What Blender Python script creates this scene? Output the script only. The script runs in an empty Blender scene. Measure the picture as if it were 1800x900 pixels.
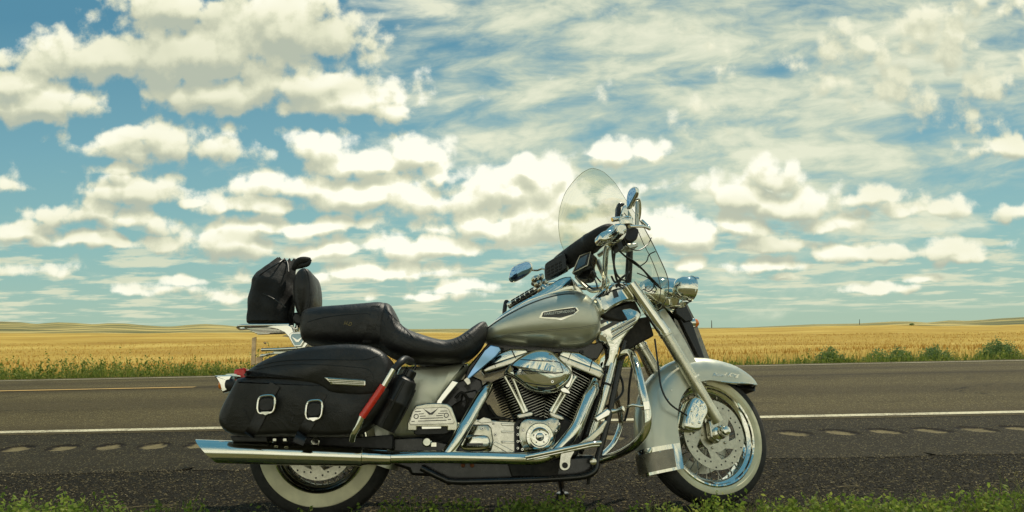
import bpy, math, random
import numpy as np
from mathutils import Vector, Matrix
from mathutils.bvhtree import BVHTree
rad = math.radians
random.seed(7); rng = np.random.default_rng(7)
scn = bpy.context.scene
COL = scn.collection

# ------------------------------------------------------------------ camera
F, CX, CY, ROLL = 1280.0, 900.0, 576.0, rad(1.15)       # focal length and horizon in 1800 px units
CAM = Vector((0, -3.2, 0.8))
cd = bpy.data.cameras.new('camera'); cam = bpy.data.objects.new('camera', cd); COL.objects.link(cam)
cd.sensor_width = 36.0; cd.lens = F / 1800.0 * 36.0
cd.clip_start = 0.05; cd.clip_end = 6000
cam.matrix_world = Matrix.Translation(CAM) @ Matrix.Rotation(rad(90), 4, 'X') @ Matrix.Rotation(-ROLL, 4, 'Z')
# principal point lies on the true horizon below the picture centre
cd.shift_y = (CY - 450.0) / 1800.0
scn.camera = cam

# ------------------------------------------------------------------ world, sun, exposure
SUN_EL, SUN_AZ = rad(58), rad(38)                        # azimuth from +Y towards +X
SKY_STRENGTH = 0.1
SKY_TINT = (1.0, 1.0, 1.0)
sd = Vector((math.sin(SUN_AZ) * math.cos(SUN_EL), math.cos(SUN_AZ) * math.cos(SUN_EL), math.sin(SUN_EL)))
sl = bpy.data.lights.new('sun', 'SUN'); sl.energy = 3.6; sl.angle = rad(0.5); sl.color = (1.0, 0.91, 0.72)
so = bpy.data.objects.new('sun', sl); COL.objects.link(so)
so.rotation_euler = sd.to_track_quat('Z', 'Y').to_euler()
vs = scn.view_settings
vs.view_transform = 'Standard'; vs.look = 'None'; vs.gamma = 1.0; vs.exposure = 0.0; vs.use_curve_mapping = False
scn.display_settings.display_device = 'sRGB'
scn.cycles.use_adaptive_sampling = True; scn.cycles.adaptive_threshold = .02
scn.cycles.max_bounces = 7; scn.cycles.transparent_max_bounces = 12

W = bpy.data.worlds.new('World'); scn.world = W; W.use_nodes = True
wt = W.node_tree

class NT:
    """tiny helper for writing node networks"""
    def __init__(s, tree): s.t = tree
    def n(s, kind, **kw):
        nd = s.t.nodes.new(kind)
        for k, v in kw.items(): setattr(nd, k, v)
        return nd
    def put(s, sock, v):
        if v is None: return
        if isinstance(v, bpy.types.NodeSocket): s.t.links.new(v, sock)
        else: sock.default_value = v
    def m(s, op, a, b=None, c=None, clamp=False):
        nd = s.n('ShaderNodeMath', operation=op, use_clamp=clamp)
        for i, v in enumerate((a, b, c)): s.put(nd.inputs[i], v)
        return nd.outputs[0]
    def v(s, op, a, b=None, c=None, scale=None):
        nd = s.n('ShaderNodeVectorMath', operation=op)
        for i, x in enumerate((a, b, c)): s.put(nd.inputs[i], x)
        if scale is not None: s.put(nd.inputs['Scale'], scale)
        return nd.outputs['Value'] if op in ('LENGTH', 'DOT_PRODUCT', 'DISTANCE') else nd.outputs[0]
    def mix(s, f, a, b, blend='MIX'):
        nd = s.n('ShaderNodeMix', data_type='RGBA', blend_type=blend)
        s.put(nd.inputs[0], f); s.put(nd.inputs[6], a); s.put(nd.inputs[7], b)
        return nd.outputs[2]
    def ss(s, x, lo, hi, a=0.0, b=1.0, kind='SMOOTHSTEP'):
        nd = s.n('ShaderNodeMapRange', interpolation_type=kind)
        for i, q in enumerate((x, lo, hi, a, b)): s.put(nd.inputs[i], q)
        return nd.outputs[0]
    def noise(s, vec, scale, detail=4, rough=0.5, dist=0.0, color=False):
        nd = s.n('ShaderNodeTexNoise'); s.put(nd.inputs['Vector'], vec)
        nd.inputs['Scale'].default_value = scale; nd.inputs['Detail'].default_value = detail
        nd.inputs['Roughness'].default_value = rough; nd.inputs['Distortion'].default_value = dist
        return nd.outputs['Color' if color else 'Fac']
    def vor(s, vec, scale, detail=0, feature='F1', out='Distance', rough=.5, rnd=1.0):
        nd = s.n('ShaderNodeTexVoronoi', feature=feature); s.put(nd.inputs['Vector'], vec)
        nd.inputs['Scale'].default_value = scale; nd.inputs['Randomness'].default_value = rnd
        if 'Detail' in nd.inputs: nd.inputs['Detail'].default_value = detail; nd.inputs['Roughness'].default_value = rough
        return nd.outputs[out]
    def comb(s, x, y, z):
        nd = s.n('ShaderNodeCombineXYZ')
        for i, q in enumerate((x, y, z)): s.put(nd.inputs[i], q)
        return nd.outputs[0]
    def ramp(s, x, stops, interp='LINEAR'):
        nd = s.n('ShaderNodeValToRGB'); nd.color_ramp.interpolation = interp
        e = nd.color_ramp.elements
        while len(e) < len(stops): e.new(0.5)
        for i, (p, c) in enumerate(stops): e[i].position = p; e[i].color = (*c, 1) if len(c) == 3 else c
        s.put(nd.inputs[0], x); return nd.outputs[0]

# clouds: (centre x, centre y, radius x, radius y, thickness) where the picture shows each cloud,
# turned below into directions of the sky dome
CLOUDS = [
 (215,105,200,48,1.0),(360,95,215,80,1.2),(330,20,120,55,1.0),(500,60,130,75,1.1),(520,150,150,45,1.0),(400,160,150,38,1.0),(610,180,130,30,.9),(690,190,70,20,.8),
 (70,185,110,42,1.0),(20,150,60,30,.9),(300,255,140,34,1.0),(250,235,60,26,.9),(12,322,42,24,.9),(200,300,40,12,.6),
 (215,340,85,30,.9),(150,380,95,26,.9),(240,392,70,20,.9),(30,410,60,22,.9),(190,428,120,15,.8),(335,352,18,9,.5),
 (560,270,70,26,.9),(640,290,110,28,1.0),(735,275,60,32,1.0),(790,310,50,30,1.0),
 (520,330,90,32,1.0),(470,362,100,20,.9),(640,345,130,40,1.1),(760,350,120,45,1.1),(880,340,90,45,1.1),(930,300,45,28,1.0),(860,400,140,36,1.0),(960,390,110,50,1.1),(1040,400,100,40,1.0),
 (400,430,75,32,.9),(450,400,90,20,.9),(560,400,110,20,.9),(760,440,120,22,.9),(600,440,80,18,.7),(660,480,150,16,.7),(560,485,40,12,.6),
 (1085,272,75,28,1.0),(1045,262,36,20,.9),(1155,330,30,14,.6),(960,330,60,60,1.0),(1010,350,90,50,1.0),
 (1352,312,50,34,1.0),(1300,350,62,36,1.1),(1380,362,80,34,1.1),(1450,400,62,20,.9),(1310,405,95,26,1.0),(1200,420,90,34,1.0),(1140,410,50,30,.9),(1360,432,60,16,.9),
 (1345,472,55,13,.8),(1218,468,26,12,.7),(1380,496,24,7,.6),(1495,446,55,18,.8),(1610,440,130,18,.8),(1520,345,60,18,.6),(1620,368,90,18,.7),(1785,372,40,22,.9),(1770,262,60,22,.7),
 (1640,105,200,60,.26),(1500,150,150,40,.20),(1770,150,130,55,.24),(1540,510,50,9,.6),(1630,488,28,8,.6),(1730,15,150,25,.2),(1690,450,50,14,.6),
 (230,512,90,9,.5),(70,480,70,10,.4),(330,495,30,8,.5),(440,520,60,8,.4),(820,505,90,9,.5),(760,520,60,7,.4),
]
def build_sky():
    N = NT(wt); wt.nodes.clear()
    g = bpy.data.node_groups.new('cloud_density', 'ShaderNodeTree')
    g.interface.new_socket('P', in_out='INPUT', socket_type='NodeSocketVector')
    g.interface.new_socket('D', in_out='OUTPUT', socket_type='NodeSocketFloat')
    G = NT(g); gi = g.nodes.new('NodeGroupInput'); go = g.nodes.new('NodeGroupOutput')
    P = gi.outputs[0]
    w1 = G.v('SUBTRACT', G.noise(P, 9.0, 3, .55, color=True), (.5, .5, .5))
    PW = G.v('ADD', P, G.v('MULTIPLY', w1, (.085, .05, 0)))
    acc = None
    c, s = math.cos(ROLL), math.sin(ROLL)
    for (x, y, rx, ry, th) in CLOUDS:
        u, v = x - CX, CY - y
        u, v = u * c + v * s, v * c - u * s
        q = G.v('MULTIPLY', G.v('SUBTRACT', PW, (u / 1000, v / 1000, 0)), (800 / rx, 760 / ry, 0))
        q = G.v('MAXIMUM', q, G.v('MULTIPLY', q, (-1, -1.55, 0)))
        L = G.m('MULTIPLY_ADD', G.v('LENGTH', q), -th, th)
        acc = L if acc is None else G.m('SMOOTH_MAX', acc, L, .08)
    acc = G.m('SMOOTH_MAX', acc, -.80, .2)
    def puffs(scale):
        nd = G.n('ShaderNodeTexVoronoi', feature='SMOOTH_F1'); G.put(nd.inputs['Vector'], PV2); nd.inputs['Scale'].default_value = scale
        nd.inputs['Smoothness'].default_value = .35; return G.m('MULTIPLY', nd.outputs['Distance'], nd.outputs['Distance'])
    PV2 = G.v('ADD', P, G.v('MULTIPLY', w1, (.03, .03, 0)))
    fb = G.noise(P, 34.0, 6, .64)
    nz = G.m('MULTIPLY', G.m('SUBTRACT', .22, puffs(15.0)), 1.05)
    nz = G.m('ADD', nz, G.m('MULTIPLY', G.m('SUBTRACT', .22, puffs(37.0)), .52))
    nz = G.m('ADD', nz, G.m('MULTIPLY', G.m('SUBTRACT', fb, .5), 1.0))
    d = G.m('ADD', G.m('ADD', acc, .075), nz)
    g.interface.new_socket('A', in_out='OUTPUT', socket_type='NodeSocketFloat')
    g.links.new(d, go.inputs[0]); g.links.new(acc, go.inputs[1])

    tc = N.n('ShaderNodeTexCoord').outputs['Generated']
    sep = N.n('ShaderNodeSeparateXYZ'); N.put(sep.inputs[0], tc)
    X, Y, Z = sep.outputs
    yy = N.m('MAXIMUM', N.m('ABSOLUTE', Y), .45)
    a = N.m('MULTIPLY', N.m('DIVIDE', X, yy), 1.28); b = N.m('MULTIPLY', N.m('DIVIDE', Z, yy), 1.28)
    Pv = N.comb(a, b, 0)
    def dens(vec):
        nd = N.n('ShaderNodeGroup'); nd.node_tree = g; N.put(nd.inputs[0], vec); return nd.outputs[0], nd.outputs[1]
    back = N.m('MULTIPLY', N.m('MAXIMUM', N.ss(Y, .12, -.12), N.ss(N.m('ABSOLUTE', a), 1.05, 1.8)), N.ss(Z, .92, .45, .45, 1.12))  # cloud added behind and beside the view to brighten fill and reflections
    back = N.m('MULTIPLY', back, N.ss(N.noise(tc, 2.6, 3, .5), .26, .46))
    D0, A0 = dens(Pv)
    D1, A1 = dens(N.v('ADD', Pv, (.006, .026, 0)))
    D0 = N.m('ADD', D0, back); D1 = N.m('ADD', D1, N.m('MULTIPLY', back, .75))
    up = N.ss(b, -.004, .02)
    alpha = N.m('MULTIPLY', N.ss(D0, -.14, .36), up)
    # self shading: sunlit shoulders on top, shaded bases below
    form = N.ss(N.m('SUBTRACT', A0, A1), -.40, .40)
    puff = N.ss(N.m('SUBTRACT', D0, D1), -.5, .5)
    thick = N.ss(A1, -.1, .95)
    body = N.noise(N.v('MULTIPLY', Pv, (1, 1.8, 1)), 6.0, 4, .5)
    sh = N.m('ADD', N.m('MULTIPLY', form, .30), N.m('MULTIPLY', puff, .50))
    sh = N.m('ADD', sh, N.m('MULTIPLY', N.m('SUBTRACT', 1.0, thick), .22))
    sh = N.m('ADD', sh, N.m('MULTIPLY', N.m('SUBTRACT', body, .5), .40))
    # glow of the bright cloud bank in the middle of the sky, greyer towards the top right
    bank = N.v('LENGTH', N.v('MULTIPLY', N.v('SUBTRACT', Pv, (.0, .20, 0)), (1.25, 2.0, 0)))
    sh = N.m('ADD', sh, N.ss(bank, .10, .85, .26, -.10))
    ccol = N.ramp(sh, [(0.0, (.47, .52, .42)), (.24, (.56, .59, .45)), (.44, (.66, .68, .51)), (.64, (.77, .78, .58)), (.84, (.92, .91, .70)), (1.0, (1.05, 1.04, .88))])
    # thin streaky high cloud
    wq = N.v('MULTIPLY', N.v('ADD', Pv, N.v('MULTIPLY', N.comb(b, a, 0), (0, -.06, 0))), (.9, 3.4, 1))
    wq = N.v('ADD', wq, N.v('MULTIPLY', N.v('SUBTRACT', N.noise(wq, 3.0, 3, .5, color=True), (.5, .5, .5)), (.22, .15, 0)))
    wf = N.m('ADD', N.m('MULTIPLY', N.noise(wq, 3.4, 5, .55), .55), N.m('MULTIPLY', N.noise(N.v('MULTIPLY', wq, (1, .62, 1)), 9.5, 7, .6), .45))
    wmask = N.v('LENGTH', N.v('MULTIPLY', N.v('SUBTRACT', Pv, (.42, .46, 0)), (1.0, 1.75, 0)))
    wm = N.ss(wmask, .35, 1.0, .10, -.17)
    wisp = N.m('MULTIPLY', N.ss(N.m('ADD', wf, wm), .42, .66), up)
    # small low puffs near the horizon
    lq = N.comb(a, N.m('LOGARITHM', N.m('ADD', N.m('MAXIMUM', b, 0), .05), 2.718), 0)
    lf = N.noise(N.v('MULTIPLY', lq, (1.0, 1.0, 0)), 8.5, 6, .58)
    lm = N.m('MULTIPLY', N.ss(b, .008, .035), N.ss(b, .22, .12))
    low = N.m('MULTIPLY', N.ss(lf, .47, .62), N.m('MULTIPLY', lm, .85))

    sky = N.n('ShaderNodeTexSky', sky_type='NISHITA', sun_disc=False)
    sky.sun_elevation = SUN_EL; sky.sun_rotation = SUN_AZ; sky.altitude = 600
    sky.air_density = 1.0; sky.dust_density = 1.4; sky.ozone_density = 2.0
    zz = N.m('MAXIMUM', Z, .006)
    N.put(sky.inputs[0], N.v('NORMALIZE', N.comb(X, Y, zz)))
    K = 1.0 / SKY_STRENGTH
    base = N.mix(1.0, sky.outputs[0], (*SKY_TINT, 1), 'MULTIPLY')
    hz = N.ss(b, .56, -.02, 0, 1, 'LINEAR')
    tint = N.ramp(hz, [(0, (.10, .315, .44)), (.40, (.21, .475, .54)), (.70, (.31, .59, .55)), (1.0, (.47, .66, .50))])
    tint = N.v('SCALE', tint, scale=K * .85)
    # hue of the photograph's sky, brightness variation of the real sky model
    base = N.mix(.88, base, tint)
    col = N.mix(N.m('MULTIPLY', wisp, .88), base, N.v('SCALE', N.ramp(wf, [(.40, (.50, .60, .49)), (.50, (.66, .71, .53)), (.60, (.88, .88, .66))]), scale=K))
    col = N.mix(low, col, tuple(x * K for x in (.74, .76, .56)) + (1,))
    col = N.mix(alpha, col, N.v('SCALE', ccol, scale=K))
    bg = N.n('ShaderNodeBackground'); N.put(bg.inputs[0], col); bg.inputs[1].default_value = SKY_STRENGTH
    out = N.n('ShaderNodeOutputWorld'); wt.links.new(bg.outputs[0], out.inputs[0])
build_sky()
W.cycles.sampling_method = 'MANUAL'; W.cycles.sample_map_resolution = 512

# ------------------------------------------------------------------ materials
def newmat(name):
    m = bpy.data.materials.new(name); m.use_nodes = True
    b = m.node_tree.nodes['Principled BSDF']; return m, NT(m.node_tree), b
def bump(N, b, h, strength=.3, dist=.01):
    nd = N.n('ShaderNodeBump'); nd.inputs['Strength'].default_value = strength; nd.inputs['Distance'].default_value = dist
    N.put(nd.inputs['Height'], h); N.put(b.inputs['Normal'], nd.outputs[0])
def simple(name, col, rough=.4, metal=0.0, coat=0.0, var=.15, vscale=20.0, bmp=0.0, bscale=200.0, bdist=.002, rvar=.1, spec=None):
    m, N, b = newmat(name)
    tc = N.n('ShaderNodeTexCoord').outputs['Object']
    nz = N.noise(tc, vscale, 5, .6)
    c = N.mix(N.m('MULTIPLY', N.ss(nz, .3, .7), 1.0), tuple(x * (1 - var) for x in col) + (1,), tuple(min(1, x * (1 + var)) for x in col) + (1,))
    N.put(b.inputs['Base Color'], c)
    N.put(b.inputs['Roughness'], N.ss(N.noise(tc, vscale * 2.3, 4, .6), .3, .7, max(.02, rough - rvar * .5), rough + rvar * .5))
    b.inputs['Metallic'].default_value = metal
    b.inputs['Coat Weight'].default_value = coat; b.inputs['Coat Roughness'].default_value = .05
    if spec is not None: b.inputs['Specular IOR Level'].default_value = spec
    if bmp: bump(N, b, N.noise(tc, bscale, 3, .6), bmp, bdist)
    return m
M_chrome = simple('chrome', (.86, .845, .75), .045, 1.0, var=.03, vscale=14, rvar=.04, bmp=.03, bscale=12, bdist=.003)
M_satin = simple('brushed_aluminium', (.56, .54, .44), .33, 1.0, var=.12, vscale=30, bmp=.1, bscale=160)
M_cast = simple('polished_cast_aluminium', (.60, .585, .50), .12, 1.0, var=.12, vscale=40, bmp=.07, bscale=60, bdist=.002)
M_slider = simple('fork_slider_aluminium', (.68, .66, .54), .28, 1.0, var=.08, vscale=20, rvar=.12)
def paint():
    m, N, b = newmat('silver_green_metallic_paint')
    tc = N.n('ShaderNodeTexCoord').outputs['Object']
    fl = N.vor(tc, 1400, 0, out='Color')
    c = N.mix(N.m('MULTIPLY', N.ss(N.noise(tc, 6, 4, .6), .35, .7), .5), (.58, .585, .48, 1), (.50, .505, .41, 1))
    N.put(b.inputs['Base Color'], c); b.inputs['Metallic'].default_value = .72
    N.put(b.inputs['Roughness'], N.ss(N.noise(tc, 18, 4, .6), .3, .7, .32, .42))
    b.inputs['Coat Weight'].default_value = 1.0; b.inputs['Coat Roughness'].default_value = .06
    return m
M_paint = paint()
def leather(name, col, scale=260, strength=.35, creases=.0, r0=.32, r1=.56):
    m, N, b = newmat(name)
    tc = N.n('ShaderNodeTexCoord').outputs['Object']
    N.put(b.inputs['Base Color'], N.mix(N.ss(N.noise(tc, 7, 5, .65), .45, .75), tuple(col) + (1,), tuple(x * 1.9 + .004 for x in col) + (1,)))
    N.put(b.inputs['Roughness'], N.ss(N.noise(tc, 11, 5, .6), .3, .7, r0, r1))
    h = N.m('MULTIPLY', N.vor(tc, scale, 1), .5)
    h = N.m('ADD', h, N.m('MULTIPLY', N.noise(tc, 8, 4, .6, 1.2), 5.0 * (1 + creases)))
    bump(N, b, h, strength, .003)
    return m
M_leather = leather('black_leather', (.010, .0095, .009))
M_seat = leather('black_seat_vinyl', (.012, .011, .0105), 320, .30, .5, .36, .58)
M_nylon = leather('black_nylon_fabric', (.0075, .0075, .007), 600, .45, 1.0, .62, .85)
M_black = simple('black_engine_coating', (.012, .012, .012), .45, .0, var=.4, vscale=30, bmp=.2, bscale=120)
M_gloss = simple('black_gloss_plastic', (.010, .010, .010), .22, .0, var=.3, vscale=30)
M_frame = simple('black_frame_paint', (.014, .013, .012), .30, .0, coat=.4, var=.5, vscale=16)
M_grime = simple('oily_dusty_black_metal', (.020, .017, .013), .65, .2, var=.6, vscale=26, bmp=.5, bscale=60, bdist=.004)
M_rubber = simple('tyre_rubber', (.022, .021, .019), .78, 0, var=.35, vscale=30, bmp=.3, bscale=150)
M_white = simple('whitewall_rubber', (.74, .69, .47), .62, 0, var=.12, vscale=12, bmp=.1, bscale=90)
M_edge = simple('machined_fin_edges', (.62, .61, .54), .25, 1.0, var=.1)
M_spoke = simple('dull_steel_spokes', (.30, .29, .25), .25, 1.0, var=.1)
M_disc = simple('brake_disc_steel', (.50, .48, .39), .32, 1.0, var=.12, vscale=60)
M_red = simple('red_reflective_tape', (.78, .035, .015), .32, 0, coat=.6, var=.12, vscale=60)
M_redlens = simple('red_lens', (.85, .02, .010), .28, 0, coat=.3, var=.1)
M_amber = simple('amber_lens', (.85, .22, .02), .12, 0, coat=1.0, var=.1)
M_badge = simple('badge_black', (.008, .008, .008), .3, 0, coat=.6)
M_letter = simple('badge_white_letters', (.78, .78, .70), .35, .0, var=.05)
M_gold = simple('faded_gold_thread', (.20, .15, .05), .6, 0, var=.2)
M_pin = simple('dark_pinstripe', (.035, .04, .036), .35, 0, coat=.5)
M_blue = simple('blue_enamel_medallion', (.30, .42, .46), .22, .7, coat=.5, var=.1)
M_screen = simple('dark_glass_screen', (.045, .075, .10), .08, 0, coat=1.0, var=.1)
M_cable = simple('black_cable_sheath', (.013, .013, .012), .42, 0, var=.3)
M_orange = simple('rusty_bolt', (.22, .07, .02), .7, .3, var=.4)
M_mirror = simple('mirror_glass', (.24, .42, .66), .02, 1.0, var=.02, rvar=.0)  # reflected blue sky put into the base colour
def glass():
    m, N, b = newmat('clear_polycarbonate')
    nt = m.node_tree
    tr = N.n('ShaderNodeBsdfTransparent'); tr.inputs[0].default_value = (.93, .935, .885, 1)
    gl = N.n('ShaderNodeBsdfGlossy'); gl.inputs['Roughness'].default_value = .03; gl.inputs[0].default_value = (.9, .9, .85, 1)
    fr = N.n('ShaderNodeFresnel'); fr.inputs[0].default_value = 1.45
    mx = N.n('ShaderNodeMixShader'); N.put(mx.inputs[0], N.m('MULTIPLY', fr.outputs[0], .18)); N.put(mx.inputs[1], tr.outputs[0]); N.put(mx.inputs[2], gl.outputs[0])
    nt.links.new(mx.outputs[0], nt.nodes['Material Output'].inputs[0]); return m
M_glass = glass()
def edgeglass():
    return simple('tinted_screen_edge', (.50, .49, .38), .2, 0, coat=.5)
M_gedge = edgeglass()
M_bottle = simple('black_bottle_plastic', (.010, .010, .011), .38, 0, var=.3, vscale=40)

# ------------------------------------------------------------------ tagging
def tag(o, label=None, cat=None, group=None, kind=None):
    if label: o['label'] = label
    if cat: o['category'] = cat
    if group: o['group'] = group
    if kind: o['kind'] = kind
    return o
# ------------------------------------------------------------------ setting
def mesh_obj(name, verts, faces, mats, parent=None, smooth=False, midx=None, sharp=None):
    me = bpy.data.meshes.new(name)
    me.from_pydata([tuple(v) for v in verts], [], faces)
    for m in (mats if isinstance(mats, (list, tuple)) else [mats]): me.materials.append(m)
    if midx is not None: me.polygons.foreach_set('material_index', midx)
    if smooth:
        me.polygons.foreach_set('use_smooth', [True] * len(me.polygons))
        if sharp: me.set_sharp_from_angle(angle=rad(sharp))
    me.update()
    o = bpy.data.objects.new(name, me); COL.objects.link(o)
    if parent is not None: o.parent = parent
    return o
def fast_mesh(name, V, T, mats, midx=None, smooth=False, n=3):
    """V (n,3) array, T (m,n) array of face indices"""
    me = bpy.data.meshes.new(name)
    me.vertices.add(len(V)); me.vertices.foreach_set('co', V.astype(np.float32).ravel())
    me.loops.add(T.size); me.loops.foreach_set('vertex_index', T.astype(np.int32).ravel())
    me.polygons.add(len(T)); me.polygons.foreach_set('loop_start', np.arange(0, T.size, n, dtype=np.int32))
    for m in (mats if isinstance(mats, (list, tuple)) else [mats]): me.materials.append(m)
    if midx is not None: me.polygons.foreach_set('material_index', midx.astype(np.int32))
    if smooth: me.polygons.foreach_set('use_smooth', np.ones(len(T), bool))
    me.update(calc_edges=True); me.validate()
    o = bpy.data.objects.new(name, me); COL.objects.link(o); return o
def grid(xs, ys, f):
    V = [(x, y, f(x, y)) for y in ys for x in xs]; n = len(xs)
    Fc = [(j * n + i, j * n + i + 1, (j + 1) * n + i + 1, (j + 1) * n + i) for j in range(len(ys) - 1) for i in range(n - 1)]
    return V, Fc
def interp(tab, x):
    xs = [p[0] for p in tab]; return float(np.interp(x, xs, [p[1] for p in tab]))
def hy(px): return CY - math.tan(ROLL) * (px - CX)
FIELD_EDGE = [(-900, 586), (0, 586), (250, 586), (400, 585), (600, 585), (800, 585.5), (1000, 581), (1250, 578), (1330, 576.5), (1400, 575), (1450, 573.5), (1540, 572), (1600, 572), (1650, 573.5), (1750, 572), (1800, 570), (2700, 566)]
HILL_TOP = [(-900, 560), (0, 565), (40, 566.5), (62, 569.5), (80, 568), (100, 566.5), (130, 567.5), (165, 570), (190, 568.2), (220, 568.5), (250, 571.5), (290, 574), (306, 573.6), (335, 570.8), (360, 569.5), (395, 571.5), (417, 574), (500, 577), (600, 578), (735, 578.5), (800, 578), (900, 578), (1100, 576.5), (1230, 576), (1300, 576), (1367, 573), (1430, 570), (1510, 568.6), (1570, 565), (1600, 565), (1630, 567), (1645, 565.5), (1670, 563), (1700, 564), (1730, 562), (1760, 559.5), (1800, 557.5), (1900, 555), (2700, 560)]
def e_field(px): return hy(px) - interp(FIELD_EDGE, px)
def e_hill(px): return hy(px) - interp(HILL_TOP, px)
D1F, D2F = 240.0, 850.0
def canopy_z(x, y):
    d = y + 3.2; px = CX + F * x / d
    px = max(-900, min(2700, px))
    k = max(0.0, min(1.3, (d - 15.5) / (D1F - 15.5)))
    z = (.12) * (1 - k) + (.8 + e_field(px) * D1F / F) * k
    return z + .05 * math.sin(x * .21 + y * .13) * min(1, k * 8) + .03 * math.sin(x * .9 + 1.3 * math.sin(y * .7))

def m_ground():
    m, N, b = newmat('dry_grassy_earth')
    tc = N.n('ShaderNodeTexCoord').outputs['Object']
    n1 = N.noise(tc, .6, 6, .6); n2 = N.noise(tc, 14, 6, .7)
    c = N.ramp(N.m('ADD', N.m('MULTIPLY', n1, .5), N.m('MULTIPLY', n2, .5)), [(.3, (.045, .05, .018)), (.5, (.10, .09, .035)), (.7, (.16, .13, .06))])
    N.put(b.inputs['Base Color'], c); b.inputs['Roughness'].default_value = .95
    bump(N, b, n2, .6, .03); return m
M_ground = m_ground()
def m_asphalt(name, dark, light, sparkle, scale=190, tint=None, bstr=.7, bd=.006, streak=0.0, warm=(.5, .43, .30)):
    m, N, b = newmat(name)
    tc = N.n('ShaderNodeTexCoord').outputs['Object']
    big = N.noise(N.v('MULTIPLY', tc, (.25, 1.4, 1)), 1.2, 6, .6)
    v = N.vor(tc, scale, 0, out='Color'); sepc = N.n('ShaderNodeSeparateColor'); N.put(sepc.inputs[0], v)
    h = N.vor(tc, scale, 0)
    med = N.noise(tc, 34, 5, .75)
    f = N.m('ADD', N.m('MULTIPLY', big, .5), N.m('MULTIPLY', med, .5))
    c = N.mix(N.ss(f, .36, .66), tuple(dark) + (1,), tuple(light) + (1,))
    st = N.ss(sepc.outputs[0], 1 - sparkle, 1.0)
    c = N.mix(N.m('MULTIPLY', st, .85), c, tuple(warm) + (1,))
    if streak:
        ys = N.n('ShaderNodeSeparateXYZ'); N.put(ys.inputs[0], tc)
        w = N.m('ABSOLUTE', N.m('SUBTRACT', ys.outputs[1], 6.60))
        wob = N.m('MULTIPLY', N.m('SUBTRACT', N.noise(tc, 1.3, 4, .6), .5), .16)
        k = N.m('MULTIPLY', N.ss(N.m('ADD', w, wob), .20, .03), .55)
        c = N.mix(k, c, (.022, .016, .012, 1))
        wear = N.ss(N.m('ABSOLUTE', N.m('SUBTRACT', N.m('PINGPONG', N.m('ADD', ys.outputs[1], -3.85), 1.85), .95)), .75, .15)
        c = N.mix(N.m('MULTIPLY', wear, .38), c, (.034, .025, .014, 1))
        wq = N.v('ADD', N.v('MULTIPLY', tc, (.30, .55, 0)), N.v('MULTIPLY', N.noise(tc, 2.0, 5, .65, color=True), (.35, .35, 0)))
        ck = N.vor(wq, 1.0, 0, 'DISTANCE_TO_EDGE')
        ck = N.m('MULTIPLY', N.ss(ck, .008, .002), N.ss(N.noise(tc, .35, 2, .5), .48, .56))
        c = N.mix(N.m('MULTIPLY', ck, .75), c, (.010, .008, .006, 1))
        pt = N.ss(N.noise(N.v('MULTIPLY', tc, (.5, 1.6, 1)), .9, 3, .5), .60, .66)
        c = N.mix(N.m('MULTIPLY', pt, .30), c, (.030, .023, .014, 1))
    N.put(b.inputs['Base Color'], c)
    N.put(b.inputs['Roughness'], N.ss(med, .3, .7, .72, .95))
    hh = N.m('ADD', N.m('MULTIPLY', h, -.7), N.m('MULTIPLY', med, .8))
    b.inputs['Specular IOR Level'].default_value = .12
    bump(N, b, hh, bstr, bd)
    return m
M_road = m_asphalt('worn_warm_asphalt', (.056, .043, .0185), (.094, .074, .034), .22, 120, streak=1, warm=(.28, .23, .11))
M_should = m_asphalt('dark_fresh_asphalt', (.016, .0128, .0070), (.033, .0265, .0145), .12, 140, warm=(.22, .18, .09))
M_chip = m_asphalt('coarse_dark_chip_seal', (.009, .0070, .0038), (.024, .0185, .010), .12, 95, warm=(.22, .175, .08), bstr=1.0, bd=.014)
def m_linepaint(name, col, edge):
    m, N, b = newmat(name)
    tc = N.n('ShaderNodeTexCoord').outputs['Object']
    wearn = N.noise(tc, 55, 6, .8)
    w = N.ss(N.m('ADD', wearn, N.m('MULTIPLY', N.m('SUBTRACT', N.noise(tc, 2.2, 4, .6), .5), .35)), .50, .60)
    c = N.mix(w, tuple(col) + (1,), tuple(edge) + (1,))
    N.put(b.inputs['Base Color'], c); b.inputs['Roughness'].default_value = .8
    bump(N, b, wearn, .4, .004); return m
M_wline = m_linepaint('worn_white_line_paint', (.60, .54, .36), (.17, .135, .08))
M_yline = m_linepaint('worn_yellow_line_paint', (.52, .32, .09), (.17, .13, .06))

def span(a, b, n): return [a + (b - a) * i / (n - 1) for i in range(n)]
XR = [-400, -250, -150, -90, -50, -25] + span(-16, 16, 65) + [25, 50, 90, 150, 250, 400]
def road_z(y):
    if y > 10.4: return -.0 - .02 * (y - 10.4)
    if y > 2.8: return .085 * (1 - abs(y - 6.6) / 3.75)
    return .0
# base ground: one sheet that dips into ditches beside the road
def ground_z(x, y):
    if -0.25 <= y <= 10.9: return -.05
    if y > 10.9:
        z = -.05 - .30 * min(1, (y - 10.9) / 1.3)
        return z if y < 15 else min(z, canopy_z(x, y) - .45)
    z = -.010 - .06 * min(1.0, (-.25 - y) / .6) - .10 * min(1, max(0, (-1.2 - y)) / 4)
    return z + .012 * math.sin(x * 3.1 + y * 2) * math.sin(y * 4.3 + x)
ys = [-1500, -600, -250, -100, -50, -25, -12, -8, -6] + span(-5, -.3, 36) + [-.25, -.24, 4, 10.85, 10.95] + span(11.2, 16, 13) + [20, 28, 40, 60, 90, 130, 180, 236]
xs = [-1500, -700, -400, -250, -150, -100, -60, -35, -20] + span(-12, 12, 97) + [20, 35, 60, 100, 150, 250, 400, 700, 1500]
V, Fc = grid(xs, ys, ground_z)
tag(mesh_obj('ground', V, Fc, M_ground, smooth=True), kind='structure')
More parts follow.
